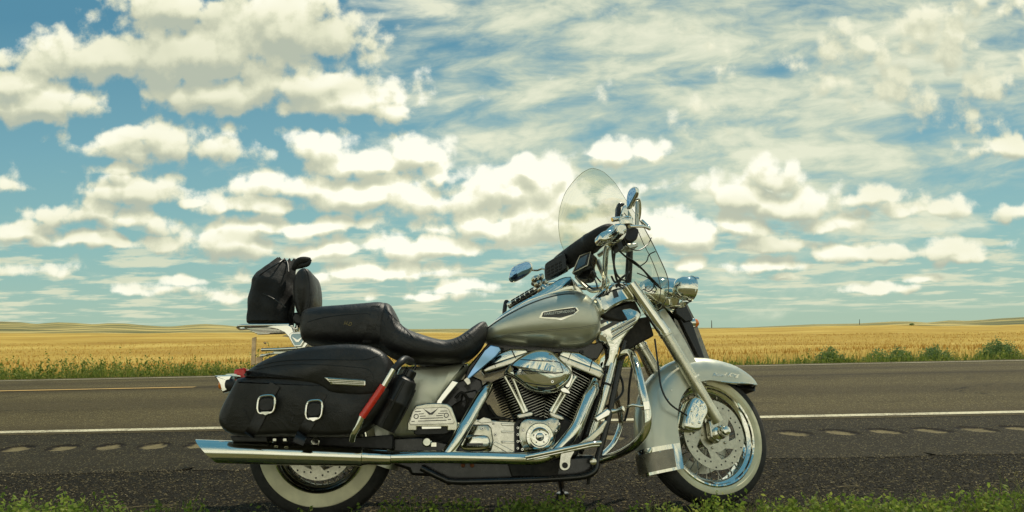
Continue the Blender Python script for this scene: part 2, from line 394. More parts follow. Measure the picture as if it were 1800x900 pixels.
# hills and the far land behind the wheat
def m_hill():
    m, N, b = newmat('dry_grass_hills')
    tc = N.n('ShaderNodeTexCoord').outputs['Object']
    p = N.v('MULTIPLY', tc, (.006, .02, .03))
    n1 = N.noise(p, 1.0, 6, .6, .5); n2 = N.noise(N.v('MULTIPLY', tc, (.03, .05, .2)), 1.0, 5, .6)
    c = N.ramp(N.m('ADD', N.m('MULTIPLY', n1, .7), N.m('MULTIPLY', n2, .3)), [(.40, (.060, .070, .020)), (.46, (.13, .13, .035)), (.51, (.27, .22, .065)), (.57, (.52, .40, .13))])
    N.put(b.inputs['Base Color'], c); b.inputs['Roughness'].default_value = 1.0; return m
M_hill = m_hill()
ts = span(-4.0, -1.36, 40) + span(-1.35, 1.35, 361) + span(1.36, 4.0, 40)
rows = [(238, 'f', -1.2), (260, 'f', -.2), (300, .10, 0), (380, .28, 0), (480, .42, 0), (600, .62, 0), (720, .85, 0), (D2F, 1.0, 0), (920, .93, 0), (1050, .7, 0), (1400, .3, 0)]
V = []
for (d, k, dz) in rows:
    for t in ts:
        px = CX + F * t; px = max(-900, min(2700, px))
        if k == 'f': e = e_field(px)
        else: e = e_field(px) + (e_hill(px) - e_field(px)) * k
        z = .8 + e * d / F + dz
        if k != 'f' and k < 1 and d < D2F: z += 1.0 * math.sin(t * 23 + d * .013) * math.sin(d * .017 + 1 + t * 9) * (1 - k)
        if d > D2F: z = .8 + (e_hill(px) * D2F / F) * 1.0 - (d - D2F) * .03
        V.append((t * d, d - 3.2, z))
n = len(ts)
Fc = [(j * n + i, j * n + i + 1, (j + 1) * n + i + 1, (j + 1) * n + i) for j in range(len(rows) - 1) for i in range(n - 1)]
tag(mesh_obj('hills', V, Fc, M_hill, smooth=True), kind='structure')

def strip(name, y0, y1, z0, mat, ny=6, x0=None, x1=None, wav=0.0, zf=None):
    xs = XR if x0 is None else span(x0, x1, 60)
    V, Fc = [], []
    yy = span(y0, y1, ny)
    for j, y in enumerate(yy):
        for x in xs:
            yo = y
            if wav and j == 0: yo = y + wav * (math.sin(x * 5.3) * .5 + math.sin(x * 12.7 + 1) * .3 + math.sin(x * 31) * .2)
            V.append((x, yo, (zf(yo) if zf else 0) + z0))
    n = len(xs)
    Fc = [(j * n + i, j * n + i + 1, (j + 1) * n + i + 1, (j + 1) * n + i) for j in range(ny - 1) for i in range(n - 1)]
    return tag(mesh_obj(name, V, Fc, mat, smooth=True), kind='structure')
strip('road', 2.78, 10.95, 0.0, M_road, 30, zf=road_z)
strip('gravel_shoulder', -.30, 1.16, -.012, M_chip, 8, wav=.05)
strip('edge_line', 2.88, 3.00, .004, M_wline, 2, zf=road_z)
strip('far_edge_line', 10.24, 10.39, .004, M_wline, 2, zf=road_z)
strip('centre_line', 6.53, 6.67, .005, M_yline, 3, -60, -4.28, zf=road_z)

# rumble strip grooves: milled hollows with sand caught in them
GP, GX0, GY = .3345, .04, 2.13
def groove_z(x, y):
    v = (y - GY) / .165
    if abs(v) >= 1.15: return 0
    i = round((x + .16 * (y - GY) - GX0) / GP); u = (x + .16 * (y - GY) - GX0 - i * GP) / .120
    w = .06 * math.sin(i * 2.1 + 9 * u) + .05 * math.sin(i * 1.3 + 7 * v)
    r = (abs(u) ** 2.0 + abs(v) ** 2.6)
    k = max(0.0, 1 + w - r)
    return -.0140 * min(1, k * 1.25) ** .8 + (.0012 if 1.0 < r < 1.25 else 0) * math.sin(x * 170 + y * 90)
def m_shoulder():
    m = M_should; N = NT(m.node_tree); b = m.node_tree.nodes['Principled BSDF']
    tc = N.n('ShaderNodeTexCoord').outputs['Object']; s_ = N.n('ShaderNodeSeparateXYZ'); N.put(s_.inputs[0], tc)
    old = b.inputs['Base Color'].links[0].from_socket
    f = N.m('ADD', N.m('MULTIPLY', N.noise(tc, 42, 6, .75), .55), N.m('MULTIPLY', N.noise(tc, 9, 4, .6), .45))
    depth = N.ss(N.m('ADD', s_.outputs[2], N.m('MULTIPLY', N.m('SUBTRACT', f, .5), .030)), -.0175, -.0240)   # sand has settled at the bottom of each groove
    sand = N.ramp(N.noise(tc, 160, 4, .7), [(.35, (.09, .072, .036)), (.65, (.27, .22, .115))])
    groove_shade = N.ss(s_.outputs[2], -.0112, -.0150)  # painted shade: colour darkens with depth inside the grooves
    N.put(b.inputs['Base Color'], N.mix(depth, N.mix(groove_shade, old, (.010, .007, .0045, 1)), sand))
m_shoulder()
xs = [-400, -150, -60, -25, -12] + span(-6, 6, 1001) + [12, 25, 60, 150, 400]
ys = [1.12, 1.14, 1.3, 1.6, 1.85, 1.94] + span(1.955, 2.305, 29) + [2.33, 2.5, 2.8]
def shz(x, y): return -.0095 + .0075 * max(0, min(1, (y - 2.35) / .43)) + groove_z(x, y)
def edge_y(x, j, y): return y + (.03 * (math.sin(x * 5.3) * .5 + math.sin(x * 12.7 + 1) * .3 + math.sin(x * 31) * .2) if j == 0 else 0)
V = [(x, edge_y(x, j, y), shz(x, y)) for j, y in enumerate(ys) for x in xs]; n = len(xs)
Fc = [(j * n + i, j * n + i + 1, (j + 1) * n + i + 1, (j + 1) * n + i) for j in range(len(ys) - 1) for i in range(n - 1)]
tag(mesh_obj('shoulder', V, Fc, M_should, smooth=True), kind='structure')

# loose stones on the shoulder, too many to count
def stones(n, xr, yf, smin, smax, name, mat):
    base = np.array([(1, 0, 0), (-1, 0, 0), (0, 1, 0), (0, -1, 0), (0, 0, 1), (0, 0, -1)], float)
    tri = np.array([(0, 2, 4), (2, 1, 4), (1, 3, 4), (3, 0, 4), (2, 0, 5), (1, 2, 5), (3, 1, 5), (0, 3, 5)])
    x = rng.uniform(*xr, n); y = yf(n); s = smin + (smax - smin) * rng.random(n) ** 3
    Vb = base[None] * (1 + .45 * rng.uniform(-1, 1, (n, 6, 3))) * s[:, None, None] * np.array([1, 1, .6])
    a = rng.uniform(0, 6.28, n); c, sn = np.cos(a), np.sin(a)
    Vx = Vb[..., 0] * c[:, None] - Vb[..., 1] * sn[:, None] + x[:, None]; Vy = Vb[..., 0] * sn[:, None] + Vb[..., 1] * c[:, None] + y[:, None]
    Vz = Vb[..., 2] + s[:, None] * .3 - .010
    Vn = np.stack([Vx, Vy, Vz], -1).reshape(-1, 3)
    T = (tri[None] + (np.arange(n) * 6)[:, None, None]).reshape(-1, 3)
    return tag(fast_mesh(name, Vn, T, mat), kind='stuff')
M_stone = simple('pale_road_chippings', (.20, .16, .09), .85, 0, var=.75, vscale=9)
M_stoned = simple('dark_road_chippings', (.034, .027, .015), .85, 0, var=.6, vscale=12)
stones(11000, (-3.4, 3.4), lambda n: 1.10 - 1.3 * rng.random(n) ** .9, .0014, .0058, 'loose_chippings', M_stone)
stones(24000, (-3.4, 3.4), lambda n: rng.uniform(-.25, 1.15, n), .0018, .0058, 'dark_chippings', M_stoned)
stones(2600, (-4.2, 4.2), lambda n: 1.13 + rng.normal(0, .045, n), .002, .007, 'gravel_seam', M_stone)

# ------------------------------------------------------------------ vegetation
def veg(name, cols, rough=.75, trans=.35):
    m, N, b = newmat(name)
    g = N.n('ShaderNodeNewGeometry'); tc = N.n('ShaderNodeTexCoord').outputs['Object']
    r = g.outputs['Random Per Island']
    f = N.m('ADD', N.m('MULTIPLY', r, .65), N.m('MULTIPLY', N.noise(tc, 2.2, 3, .5), .35))
    k = len(cols)
    c = N.ramp(f, [(.15 + .7 * i / (k - 1), cc) for i, cc in enumerate(cols)])
    N.put(b.inputs['Base Color'], c); b.inputs['Roughness'].default_value = rough
    t = N.n('ShaderNodeBsdfTranslucent'); N.put(t.inputs[0], c)
    mx = N.n('ShaderNodeMixShader'); mx.inputs[0].default_value = trans
    nt = m.node_tree; nt.links.new(b.outputs[0], mx.inputs[1]); nt.links.new(t.outputs[0], mx.inputs[2])
    nt.links.new(mx.outputs[0], nt.nodes['Material Output'].inputs[0]); return m
M_grass = veg('verge_grass', [(.07, .11, .015), (.13, .18, .025), (.21, .25, .04), (.34, .29, .10)], trans=.5)
M_leafy = veg('verge_weed_leaves', [(.08, .13, .018), (.15, .23, .03), (.25, .34, .05), (.36, .38, .09)], trans=.5)
M_weed = veg('roadside_weed_leaves', [(.10, .15, .02), (.16, .22, .035), (.24, .29, .055), (.38, .35, .09)], trans=.45)
M_shrub = veg('grey_green_shrub_leaves', [(.11, .18, .06), (.17, .26, .085), (.25, .33, .12)], trans=.4)
M_wheat = veg('ripe_wheat', [(.43, .225, .035), (.47, .26, .045), (.52, .30, .06), (.56, .34, .08)], trans=.25)
M_straw = veg('dry_straw', [(.22, .17, .08), (.34, .27, .13)], trans=.1)

def blades(name, x, y, z, h, w, mat, lean=.35, seg=2, kind='stuff', up=None):
    """grass blades as bent tapering ribbons; arrays per blade"""
    n = len(x); a = rng.uniform(0, 6.283, n); l = lean * rng.random(n) ** .7 * h
    dx, dy = np.cos(a), np.sin(a); f = rng.uniform(0, 6.283, n); wx, wy = np.cos(f) * w / 2, np.sin(f) * w / 2
    P = []
    for s in range(seg + 1):
        t = s / seg; k = t * t; ww = (1 - t) ** .8
        cx, cy, cz = x + dx * l * k, y + dy * l * k, z + h * (t - .12 * k)
        if s < seg:
            P.append(np.stack([cx - wx * ww, cy - wy * ww, cz], -1)); P.append(np.stack([cx + wx * ww, cy + wy * ww, cz], -1))
        else: P.append(np.stack([cx, cy, cz], -1))
    V = np.stack(P, 1); m = V.shape[1]; T = []
    for s in range(seg - 1):
        T += [(2 * s, 2 * s + 1, 2 * s + 3), (2 * s, 2 * s + 3, 2 * s + 2)]
    T.append((2 * seg - 2, 2 * seg - 1, 2 * seg))
    T = (np.array(T)[None] + (np.arange(n) * m)[:, None, None]).reshape(-1, 3)
    return V.reshape(-1, 3), T
def leaves(cx, cy, cz, size, flat=.5):
    """diamond leaves at given centres, random orientation"""
    n = len(cx)
    d = rng.normal(0, 1, (n, 3)); d[:, 2] = np.abs(d[:, 2]) * flat + .15; d /= np.linalg.norm(d, axis=1)[:, None]
    r = rng.normal(0, 1, (n, 3)); s = np.cross(d, r); s /= np.linalg.norm(s, axis=1)[:, None]
    c = np.stack([cx, cy, cz], -1); L = size[:, None]
    V = np.stack([c - d * L * .5, c + s * L * .28, c + d * L * .5, c - s * L * .28], 1)
    q = np.array([(0, 1, 2), (0, 2, 3)])
    T = (q[None] + (np.arange(n) * 4)[:, None, None]).reshape(-1, 3)
    return V.reshape(-1, 3), T
def merge(parts):
    Vs, Ts, Ms, o = [], [], [], 0
    for V, T, m in parts: Vs.append(V); Ts.append(T + o); Ms.append(np.full(len(T), m)); o += len(V)
    return np.concatenate(Vs), np.concatenate(Ts), np.concatenate(Ms)
def gz(x, y): return np.array([ground_z(a, b) for a, b in zip(x, y)])

# near verge grass, only its tips stand in the picture; denser to the right as in the photograph
def verge_density(x):
    px = CX + F * x / 2.85
    return np.interp(px, [-400, 0, 120, 200, 330, 400, 640, 700, 850, 900, 1200, 1340, 1800, 2200], [.7, .6, .8, .4, .5, .16, .16, .45, .40, .75, .8, .7, .8, .9])
def verge_h(x):
    px = CX + F * x / 2.85
    return .014 + np.interp(px, [-400, 0, 60, 130, 200, 250, 330, 400, 640, 700, 850, 960, 1010, 1150, 1350, 1450, 1650, 1720, 1800, 2000], [.19, .19, .19, .175, .12, .17, .14, .10, .11, .15, .135, .14,   .122, .125, .125, .118, .124, .145, .175, .18])
def verge_pts(n, y0, y1):
    x = rng.uniform(-3.4, 3.4, n * 2); k = rng.random(n * 2) < verge_density(x); x = x[k][:n]
    cl = np.sin(x * 9.1) + np.sin(x * 23.7 + 1) + np.sin(x * 4.3 + 2); x = x[(cl + rng.normal(0, 1.2, len(x))) > -.9]
    return x, rng.uniform(y0, y1, len(x))
x, y = verge_pts(8500, -.60, -.16); h = verge_h(x) * rng.uniform(.45, 1.12, len(x))
A = blades('g', x, y, gz(x, y), h, rng.uniform(.0025, .006, len(x)), M_grass, .6, 3)
xb = rng.uniform(-5, 5, 16000); yb = rng.uniform(-3.0, -.6, 16000)
B2 = blades('g', xb, yb, gz(xb, yb), rng.uniform(.03, .10, 16000), rng.uniform(.004, .008, 16000), M_grass, .7, 2)
k = rng.random(len(x)) < .12; xs_, ys_ = x[k], y[k]
hs = verge_h(xs_) * rng.uniform(.8, 1.45, len(xs_))
Cc = blades('g', xs_, ys_, gz(xs_, ys_), hs, np.full(len(xs_), .0022), M_straw, .5, 3)
V, T, mi = merge([(A[0], A[1], 0), (B2[0], B2[1], 0), (Cc[0], Cc[1], 1)])
tag(fast_mesh('verge_grass', V, T, [M_grass, M_straw], mi), 'short green verge grass growing along the near edge of the shoulder', None, None, 'stuff')
# small leafy weeds between the grass
px_, py_ = verge_pts(1000, -.48, -.17)
ps = verge_h(px_) * rng.uniform(.55, 1.1, len(px_))
cxs, cys, czs, sz = [], [], [], []
for a_, b_, hh in zip(px_, py_, ps):
    z0 = ground_z(a_, b_)
    for s in range(rng.integers(3, 7)):
        ax, ay = rng.normal(0, .022, 2); top = hh * rng.uniform(.6, 1.1); m = rng.integers(7, 12)
        t = np.linspace(.25, 1, m) ; r = .013 * (1.1 - t * .6)
        cxs.append(a_ + ax * t + rng.normal(0, 1, m) * r); cys.append(b_ + ay * t + rng.normal(0, 1, m) * r); czs.append(z0 + top * t + rng.normal(0, .003, m)); sz.append(rng.uniform(.012, .026, m))
V, T = leaves(np.concatenate(cxs), np.concatenate(cys), np.concatenate(czs), np.concatenate(sz), .7)
tag(fast_mesh('verge_weeds', V, T, M_leafy), 'bright green low leafy weeds massed along the near verge', None, None, 'stuff')

# taller single tufts and seed stalks one can point to
def tuft(px, spread, height, n, label, mat=M_grass, y=-.3, seeds=0, w=.004):
    d = y + 3.2; x0 = (px - CX) / F * d
    n_ = n; r = rng.normal(0, spread * .3, n_); x = x0 + r; yy = y + rng.normal(0, spread * .3, n_)
    h = height * rng.uniform(.55, 1.0, n_)
    V, T = blades('t', x, yy, gz(x, yy), h, np.full(n_, w), mat, .8, 4)
    parts = [(V, T, 0)]
    if seeds:
        top = V.reshape(n_, -1, 3)[:, -1]; k = np.repeat(top[:seeds], 14, 0) + rng.normal(0, .005, (seeds * 14, 3)) * np.array([1, 1, 2.6])
        L = leaves(k[:, 0], k[:, 1], k[:, 2], rng.uniform(.006, .011, len(k)), 2.0); parts.append((L[0], L[1], 1))
    V, T, mi = merge(parts); c = np.array([x0, y, ground_z(x0, y)])
    o = fast_mesh('grass_tuft', V - c, T, [mat, M_straw], mi); o.location = c
    return tag(o, label, 'grass tuft', 'tall grass tufts standing out of the near verge')
tuft(322, .10, .25, 16, 'spindly tall grass tuft on the shoulder left of the rear tyre', y=-.12)
tuft(1790, .16, .28, 26, 'tallest bushy grass tuft at the right end of the near verge', seeds=10)
tuft(1738, .05, .23, 7, 'thin seed stalks just left of the tallest right end tuft', M_straw, seeds=5, w=.003)
tuft(1640, .12, .185, 26, 'broad low grass tuft in the verge right of the front wheel', seeds=0)
tuft(250, .10, .20, 24, 'low grass tuft at the left of the verge behind the exhaust tip')
tuft(1455, .07, .17, 18, 'short grass tuft in the verge just past the front tyre')

# straws lying on the shoulder
for (xa, ya, L, ang, lab) in [(-1.72, .22, .26, 10, 'longest dry straw lying on the shoulder below the exhaust tip'), (1.62, .34, .11, 8, 'short dry straw on the shoulder right of the front wheel'), (.35, .33, .10, -20, 'short dry straw on the shoulder under the kickstand')]:
    K = 8; Vv, Ff = [], []
    for i in range(K):
        t = i / (K - 1); xx = (t - .5) * L; yy = .008 * math.sin(t * 5)
        for q in range(4):
            a = q * math.pi / 2; Vv.append((xx, yy + .0016 * math.cos(a), .002 + .0016 * math.sin(a) + .004 * t))
    for i in range(K - 1):
        for q in range(4): Ff.append((i * 4 + q, i * 4 + (q + 1) % 4, i * 4 + 4 + (q + 1) % 4, i * 4 + 4 + q))
    Ff += [(0, 1, 2, 3), (K * 4 - 1, K * 4 - 2, K * 4 - 3, K * 4 - 4)]
    o = mesh_obj('dry_straw', Vv, Ff, M_straw, smooth=True); o.location = (xa, ya, -.008); o.rotation_euler = (0, 0, rad(ang))
    tag(o, lab, 'straw', 'dry straws on the shoulder')

# far roadside weeds: a continuous green band
def far_weeds():
    n = 5200
    x = rng.uniform(-15, 15, n); y = rng.uniform(11.15, 12.9, n)
    px = CX + F * x / 14.6
    hh = np.interp(px, [-900, 0, 60, 170, 230, 300, 420, 500, 1240, 1300, 1400, 1500, 1800, 2600], [.46, .42, .48, .66, .68, .60, .56, .5, .26, .24, .28, .30, .32, .34])
    dens = np.interp(px, [-900, 0, 200, 420, 900, 1250, 1800, 2600], [1, 1, 1, 1, .8, .7, .8, .8])
    k = rng.random(n) < dens; x, y, hh = x[k], y[k], hh[k]
    cl = .82 + .25 * np.sin(x * 2.3) * np.sin(x * 1.1 + 1) + .1 * np.sin(x * 6)
    hh = hh * cl * np.where(rng.random(len(x)) < .06, rng.uniform(1.0, 1.45, len(x)), rng.uniform(.45, 1.0, len(x)))
    m = 15; t = np.linspace(.12, 1, m)[None]; ax = rng.normal(0, .06, (len(x), 1)); ay = rng.normal(0, .06, (len(x), 1))
    z0 = np.array([ground_z(a, b) for a, b in zip(x, y)])[:, None]
    r = .055 * (1.15 - t)
    cx = x[:, None] + ax * t + rng.normal(0, 1, (len(x), m)) * r; cy = y[:, None] + ay * t + rng.normal(0, 1, (len(x), m)) * r
    cz = z0 + hh[:, None] * t
    L = leaves(cx.ravel(), cy.ravel(), cz.ravel(), rng.uniform(.04, .075, cx.size), .8)
    xg = rng.uniform(-15, 15, 9000); yg = rng.uniform(10.92, 12.6, 9000)
    G = blades('g', xg, yg, gz(xg, yg), rng.uniform(.12, .42, 9000), np.full(9000, .018), M_weed, .5, 2)
    V, T, mi = merge([(L[0], L[1], 0), (G[0], G[1], 0)])
    tag(fast_mesh('roadside_weeds', V, T, [M_weed], mi), 'dark green band of weeds and grass along the far side of the road', None, None, 'stuff')
far_weeds()
def shrub(px, width_px, top_py, lab, dens=1.0, y=12.0):
    d = y + 3.2; x0 = (px - CX) / F * d; z0 = ground_z(x0, y)
    hh = (hy(px) - top_py) / F * d + .8 - z0; w = width_px / F * d / 2
    n = int(150 * dens); stems = []
    root = bpy.data.objects.new('wild_shrub', None); COL.objects.link(root); root.location = (x0, y, z0)
    cx, cy, cz = [], [], []
    SV, ST, o = [], [], 0
    for s in range(n):
        a = rng.uniform(0, 6.283); r = w * rng.random() ** .6; top = hh * (1 - .55 * (r / w) ** 2) * rng.uniform(.65, 1.05)
        bx, by = .35 * r * math.cos(a), .35 * r * math.sin(a); tx, ty = r * math.cos(a), r * math.sin(a)
        m = 34; t = rng.uniform(.25, 1, m)
        q = .05 * (1.2 - t) + .012
        cx.append(bx + (tx - bx) * t + rng.normal(0, 1, m) * q); cy.append(by + (ty - by) * t + rng.normal(0, 1, m) * q); cz.append(top * t ** .9 + rng.normal(0, .02, m))
        SV += [(bx - .004, by, 0), (bx + .004, by, 0), (tx, ty, top * .96)]; ST.append((o, o + 1, o + 2)); o += 3
    c = [np.concatenate(q) for q in (cx, cy, cz)]
    L = leaves(*c, rng.uniform(.025, .055, len(c[0])), .9)
    f = fast_mesh('foliage', L[0], L[1], M_shrub); f.parent = root
    s = fast_mesh('stem', np.array(SV), np.array(ST), M_weed); s.parent = root
    tag(root, lab, 'shrub', 'grey green shrubs between the far road edge and the wheat')
shrub(1458, 62, 607, 'leftmost of the shrubs on the right between road and wheat', .8)
shrub(1545, 70, 612, 'low sparse shrub, second from the left beyond the road on the right', .45)
shrub(1580, 62, 606, 'upright loose shrub just left of the dense rounded one beyond the road', .6)
shrub(1643, 66, 603, 'dense rounded shrub, second from the right between road and wheat', 1.0)
shrub(1755, 78, 592, 'tallest and widest shrub at the right end between road and wheat', 1.3)
shrub(1250, 40, 634, 'small dark shrub just past the front fender across the road', .4)

# wheat: a canopy sheet with stalks standing out of its near part
def m_field():
    m, N, b = newmat('wheat_canopy')
    tc = N.n('ShaderNodeTexCoord').outputs['Object']
    s = N.n('ShaderNodeSeparateXYZ'); N.put(s.inputs[0], tc)
    d = N.m('ADD', s.outputs[1], 3.2)
    p = N.comb(N.m('MULTIPLY', s.outputs[0], .02), N.m('MULTIPLY', N.m('LOGARITHM', d, 2.718), 3.2), 0)
    bands = N.noise(p, 1.6, 5, .55, .4)
    fine = N.noise(N.v('MULTIPLY', tc, (1, .35, 1)), 5.0, 6, .75)
    far = N.noise(N.v('MULTIPLY', tc, (.03, .06, 1)), 1.5, 4, .55)
    f = N.m('ADD', N.m('ADD', N.m('MULTIPLY', bands, .38), N.m('MULTIPLY', fine, .27)), N.m('MULTIPLY', far, .35))
    c = N.ramp(f, [(.36, (.34, .205, .045)), (.47, (.43, .28, .062)), (.54, (.51, .35, .085)), (.64, (.62, .46, .135))])
    N.put(b.inputs['Base Color'], c); b.inputs['Roughness'].default_value = 1.0; b.inputs['Specular IOR Level'].default_value = .1
    bump(N, b, N.m('ADD', fine, N.m('MULTIPLY', bands, 2.0)), .7, .12); return m
M_field = m_field()
ds = [14.9, 15.5, 16.1] + list(np.geomspace(16.4, D1F + 4, 60)); tcol = span(-4.0, -1.38, 50) + span(-1.35, 1.35, 181) + span(1.38, 4.0, 50)
V = []
for j, d in enumerate(ds):
    for t in tcol: V.append((t * d, d - 3.2, canopy_z(t * d, d - 3.2) - (.55, .25, .05)[j] * 1.0 if j < 3 else canopy_z(t * d, d - 3.2)))
n = len(tcol)
Fc = [(j * n + i, j * n + i + 1, (j + 1) * n + i + 1, (j + 1) * n + i) for j in range(len(ds) - 1) for i in range(n - 1)]
tag(mesh_obj('wheat_field', V, Fc, M_field, smooth=True), 'ripe golden wheat field stretching to the hills', None, None, 'stuff')
n = 60000
d = 15.0 + 34 * rng.random(n) ** 1.8; t = rng.uniform(-.95, .95, n); x = t * d; y = d - 3.2
z = np.array([canopy_z(a, b) for a, b in zip(x, y)])
h = rng.uniform(.10, .26, n) * np.where(d < 17.5, 1.1, .8)
w = .012 + .0009 * d
drop = np.clip((16.3 - d) * .32, 0, .4)
V, T = blades('w', x, y, z - .10 - drop * 1.5, h + drop * .9, w, M_wheat, .35, 2)
tag(fast_mesh('wheat_stalks', V, T, M_wheat), 'golden wheat ears along the near part of the field', None, None, 'stuff')

# far poles and a far lone bush
def utility_pole(px, d, h, lab):
    x = (px - CX) / F * d; z = .8 + (e_field(px) - 1) * d / F
    K = 8; Vv = []; Ff = []
    for i, (zz, r) in enumerate([(-1, .28), (h * .5, .24), (h, .18)]):
        for q in range(K): Vv.append((r * math.cos(q * 6.283 / K), r * math.sin(q * 6.283 / K), zz))
    for i in range(2):
        for q in range(K): Ff.append((i * K + q, i * K + (q + 1) % K, i * K + K + (q + 1) % K, i * K + K + q))
    Ff.append(tuple(range(2 * K, 3 * K)))
    root = mesh_obj('utility_pole', Vv, Ff, M_polewood, None, True); root.location = (x, d - 3.2, z)
    tag(root, lab, 'utility pole', 'far utility poles on the horizon')
M_polewood = simple('weathered_pole_wood', (.10, .085, .06), .9, 0, var=.3)
utility_pole(1251, 420, 5.2, 'taller looking far pole on the horizon, nearer the front fender')
utility_pole(1511, 520, 5.0, 'small far pole on the horizon above the wheat right of centre')
def far_bush(px, d):
    x = (px - CX) / F * d; z = .8 + e_field(px) * d / F - .3
    n = 500; p = rng.normal(0, 1, (n, 3)); p /= np.linalg.norm(p, axis=1)[:, None]; p *= (rng.random(n) ** .4)[:, None] * np.array([.8, .6, .45])
    L = leaves(p[:, 0], p[:, 1], p[:, 2] + .55, rng.uniform(.15, .25, n), .9)
    root = bpy.data.objects.new('lone_bush', None); COL.objects.link(root); root.location = (x, d - 3.2, z)
    f = fast_mesh('foliage', L[0], L[1], M_shrub); f.parent = root
    mesh_obj('stem', [(-.1, -.1, -.4), (.1, -.1, -.4), (.1, .1, -.4), (-.1, .1, -.4), (0, 0, .6)], [(0, 1, 4), (1, 2, 4), (2, 3, 4), (3, 0, 4)], M_polewood, root)
    tag(root, 'tiny lone dark bush at the far edge of the wheat on the right', 'bush')
far_bush(1603, 232)
# ------------------------------------------------------------------ the motorcycle's own frame: x forward, y to its left, z up
YAW, LEAN = rad(3.5), rad(9)                              # it leans away on its side stand
e1 = Vector((math.cos(YAW), math.sin(YAW), 0)); n0 = Vector((math.sin(YAW), -math.cos(YAW), 0))
nn = n0 * math.cos(LEAN) + Vector((0, 0, math.sin(LEAN))); upv = Vector((0, 0, 1)) * math.cos(LEAN) - n0 * math.sin(LEAN)
M3 = Matrix((e1, -nn, upv)).transposed(); MI = M3.transposed()
CL = MI @ CAM
def lray(px, py):
    u, v = px - CX, CY - py; c, s = math.cos(ROLL), math.sin(ROLL)
    return MI @ (Vector((u * c + v * s, F, v * c - u * s)) / F)
def hit(px, py, P, Nn):
    r = lray(px, py); return CL + r * ((P - CL).dot(Nn) / r.dot(Nn))
YN = Vector((0, -1, 0))
def B(px, py, o=0.0): return hit(px, py, Vector((0, -o, 0)), YN)
AX = Vector((math.sin(rad(28)), 0, -math.cos(rad(28)))); SP = B(1085, 500, 0)
Q = Matrix.Rotation(rad(20), 3, -AX)                      # bars turned to the left
ns, es, us = Q @ YN, Q @ Vector((1, 0, 0)), Q @ Vector((0, 0, 1))
def S(px, py, o=0.0): return hit(px, py, SP + ns * o, ns)
def PLN(P, Nw):
    """picture point -> plane through P with local normal Nw"""
    return lambda px, py, o=0.0: hit(px, py, P + Nw * o, Nw)
ROOT = bpy.data.objects.new('motorcycle', None); COL.objects.link(ROOT)
ROOT.matrix_world = M3.to_4x4()
tag(ROOT, 'silver touring motorcycle with windshield and black leather saddlebags parked on the shoulder', 'motorcycle')

# repeats collected in one builder that become one object each
SPLIT = dict(screen_trim_line='screen_trim_line', rivets='rivet', pleats='seat_pleat', casting_ribs='casting_rib', cover_bolts='cover_bolt', case_bolts='case_bolt', frame_tubes='frame_tube',
             control_cables='control_cable', rack_slats='rack_slat', keypad_buttons='keypad_button', cover_slots='cover_slot', cover_ribs='cover_rib',
             rib_shadow_gap='rib_shade', engine_guard_pan='belly_pan', front_frame_gusset='frame_gusset', far_guard_tubes='guard_tube', wiring_loom='wiring_loom',
             support_brackets='support_bracket', bag_support_rail='bag_support_rail', cover_joint='cover_joint', clamp_ring='clamp_ring', lace_ends='lace_end', draw_cord='draw_cord', guard_pipes='guard_tube', carry_cord='carry_cord',
             gearbox_rear='gearbox_rear', intake_cover='intake_cover', rack_mounts='rack_mount', screws='cover_screw', cover_groove='cover_groove', ornament_ribs='ornament_rib', fender_strip='fender_strip', bolts_='bolt', rack_upright='rack_upright', frame_infill='frame_infill')
M_gdark = simple('dark_screen_trim', (.06, .055, .035), .25, 0, coat=.5)
M_dchrome = simple('dark_mirror_chrome', (.10, .09, .065), .05, 1.0, var=.5, vscale=9, bmp=.25, bscale=14, bdist=.006)
class MB:
    def __init__(s): s.v, s.f, s.mi = [], [], []
    def add(s, V, Fc, mi=0):
        o = len(s.v); s.v += [Vector(v) for v in V]
        s.f += [tuple(i + o for i in f) for f in Fc]
        s.mi += (mi if isinstance(mi, list) else [mi] * len(Fc)); return s
    def islands(s):
        par = list(range(len(s.v)))
        def fd(i):
            while par[i] != i: par[i] = par[par[i]]; i = par[i]
            return i
        for f in s.f:
            r = fd(f[0])
            for q in f[1:]: par[fd(q)] = r
        out = {}
        for k, f in enumerate(s.f): out.setdefault(fd(f[0]), []).append(k)
        res = []
        for ks in out.values():
            m = MB(); mp = {}
            for k in ks:
                for i in s.f[k]:
                    if i not in mp: mp[i] = len(m.v); m.v.append(s.v[i])
                m.f.append(tuple(mp[i] for i in s.f[k])); m.mi.append(s.mi[k])
            res.append(m)
        return res
    def build(s, name, mats, parent=None, smooth=True, sharp=38, bevel=0, bseg=2, label=None, sub=0):
        if name in SPLIT:
            o = None
            for m in s.islands(): o = m.build('__' + SPLIT[name], mats, parent, smooth, sharp, bevel, bseg, label, sub)
            return o
        name = name.lstrip('_')
        o = mesh_obj(name, s.v, s.f, mats, parent or ROOT, smooth, s.mi, sharp)
        if bevel:
            b = o.modifiers.new('bevel', 'BEVEL'); b.width = bevel; b.segments = bseg; b.limit_method = 'ANGLE'; b.angle_limit = rad(35); b.harden_normals = False
        if sub:
            b = o.modifiers.new('sub', 'SUBSURF'); b.levels = b.render_levels = sub
        if label: o['label'] = label
        return o
    def bvh(s): return BVHTree.FromPolygons(s.v, s.f)
def catmull(P, k=6, closed=False):
    n = len(P); out = []
    rngi = range(n if closed else n - 1)
    for i in rngi:
        g = lambda j: P[j % n] if closed else P[max(0, min(n - 1, j))]
        p0, p1, p2, p3 = g(i - 1), g(i), g(i + 1), g(i + 2)
        for q in range(k):
            t = q / k
            out.append(.5 * ((2 * p1) + (p2 - p0) * t + (2 * p0 - 5 * p1 + 4 * p2 - p3) * t * t + (3 * p1 - 3 * p2 + p3 - p0) * t ** 3))
    if not closed: out.append(P[-1])
    return out
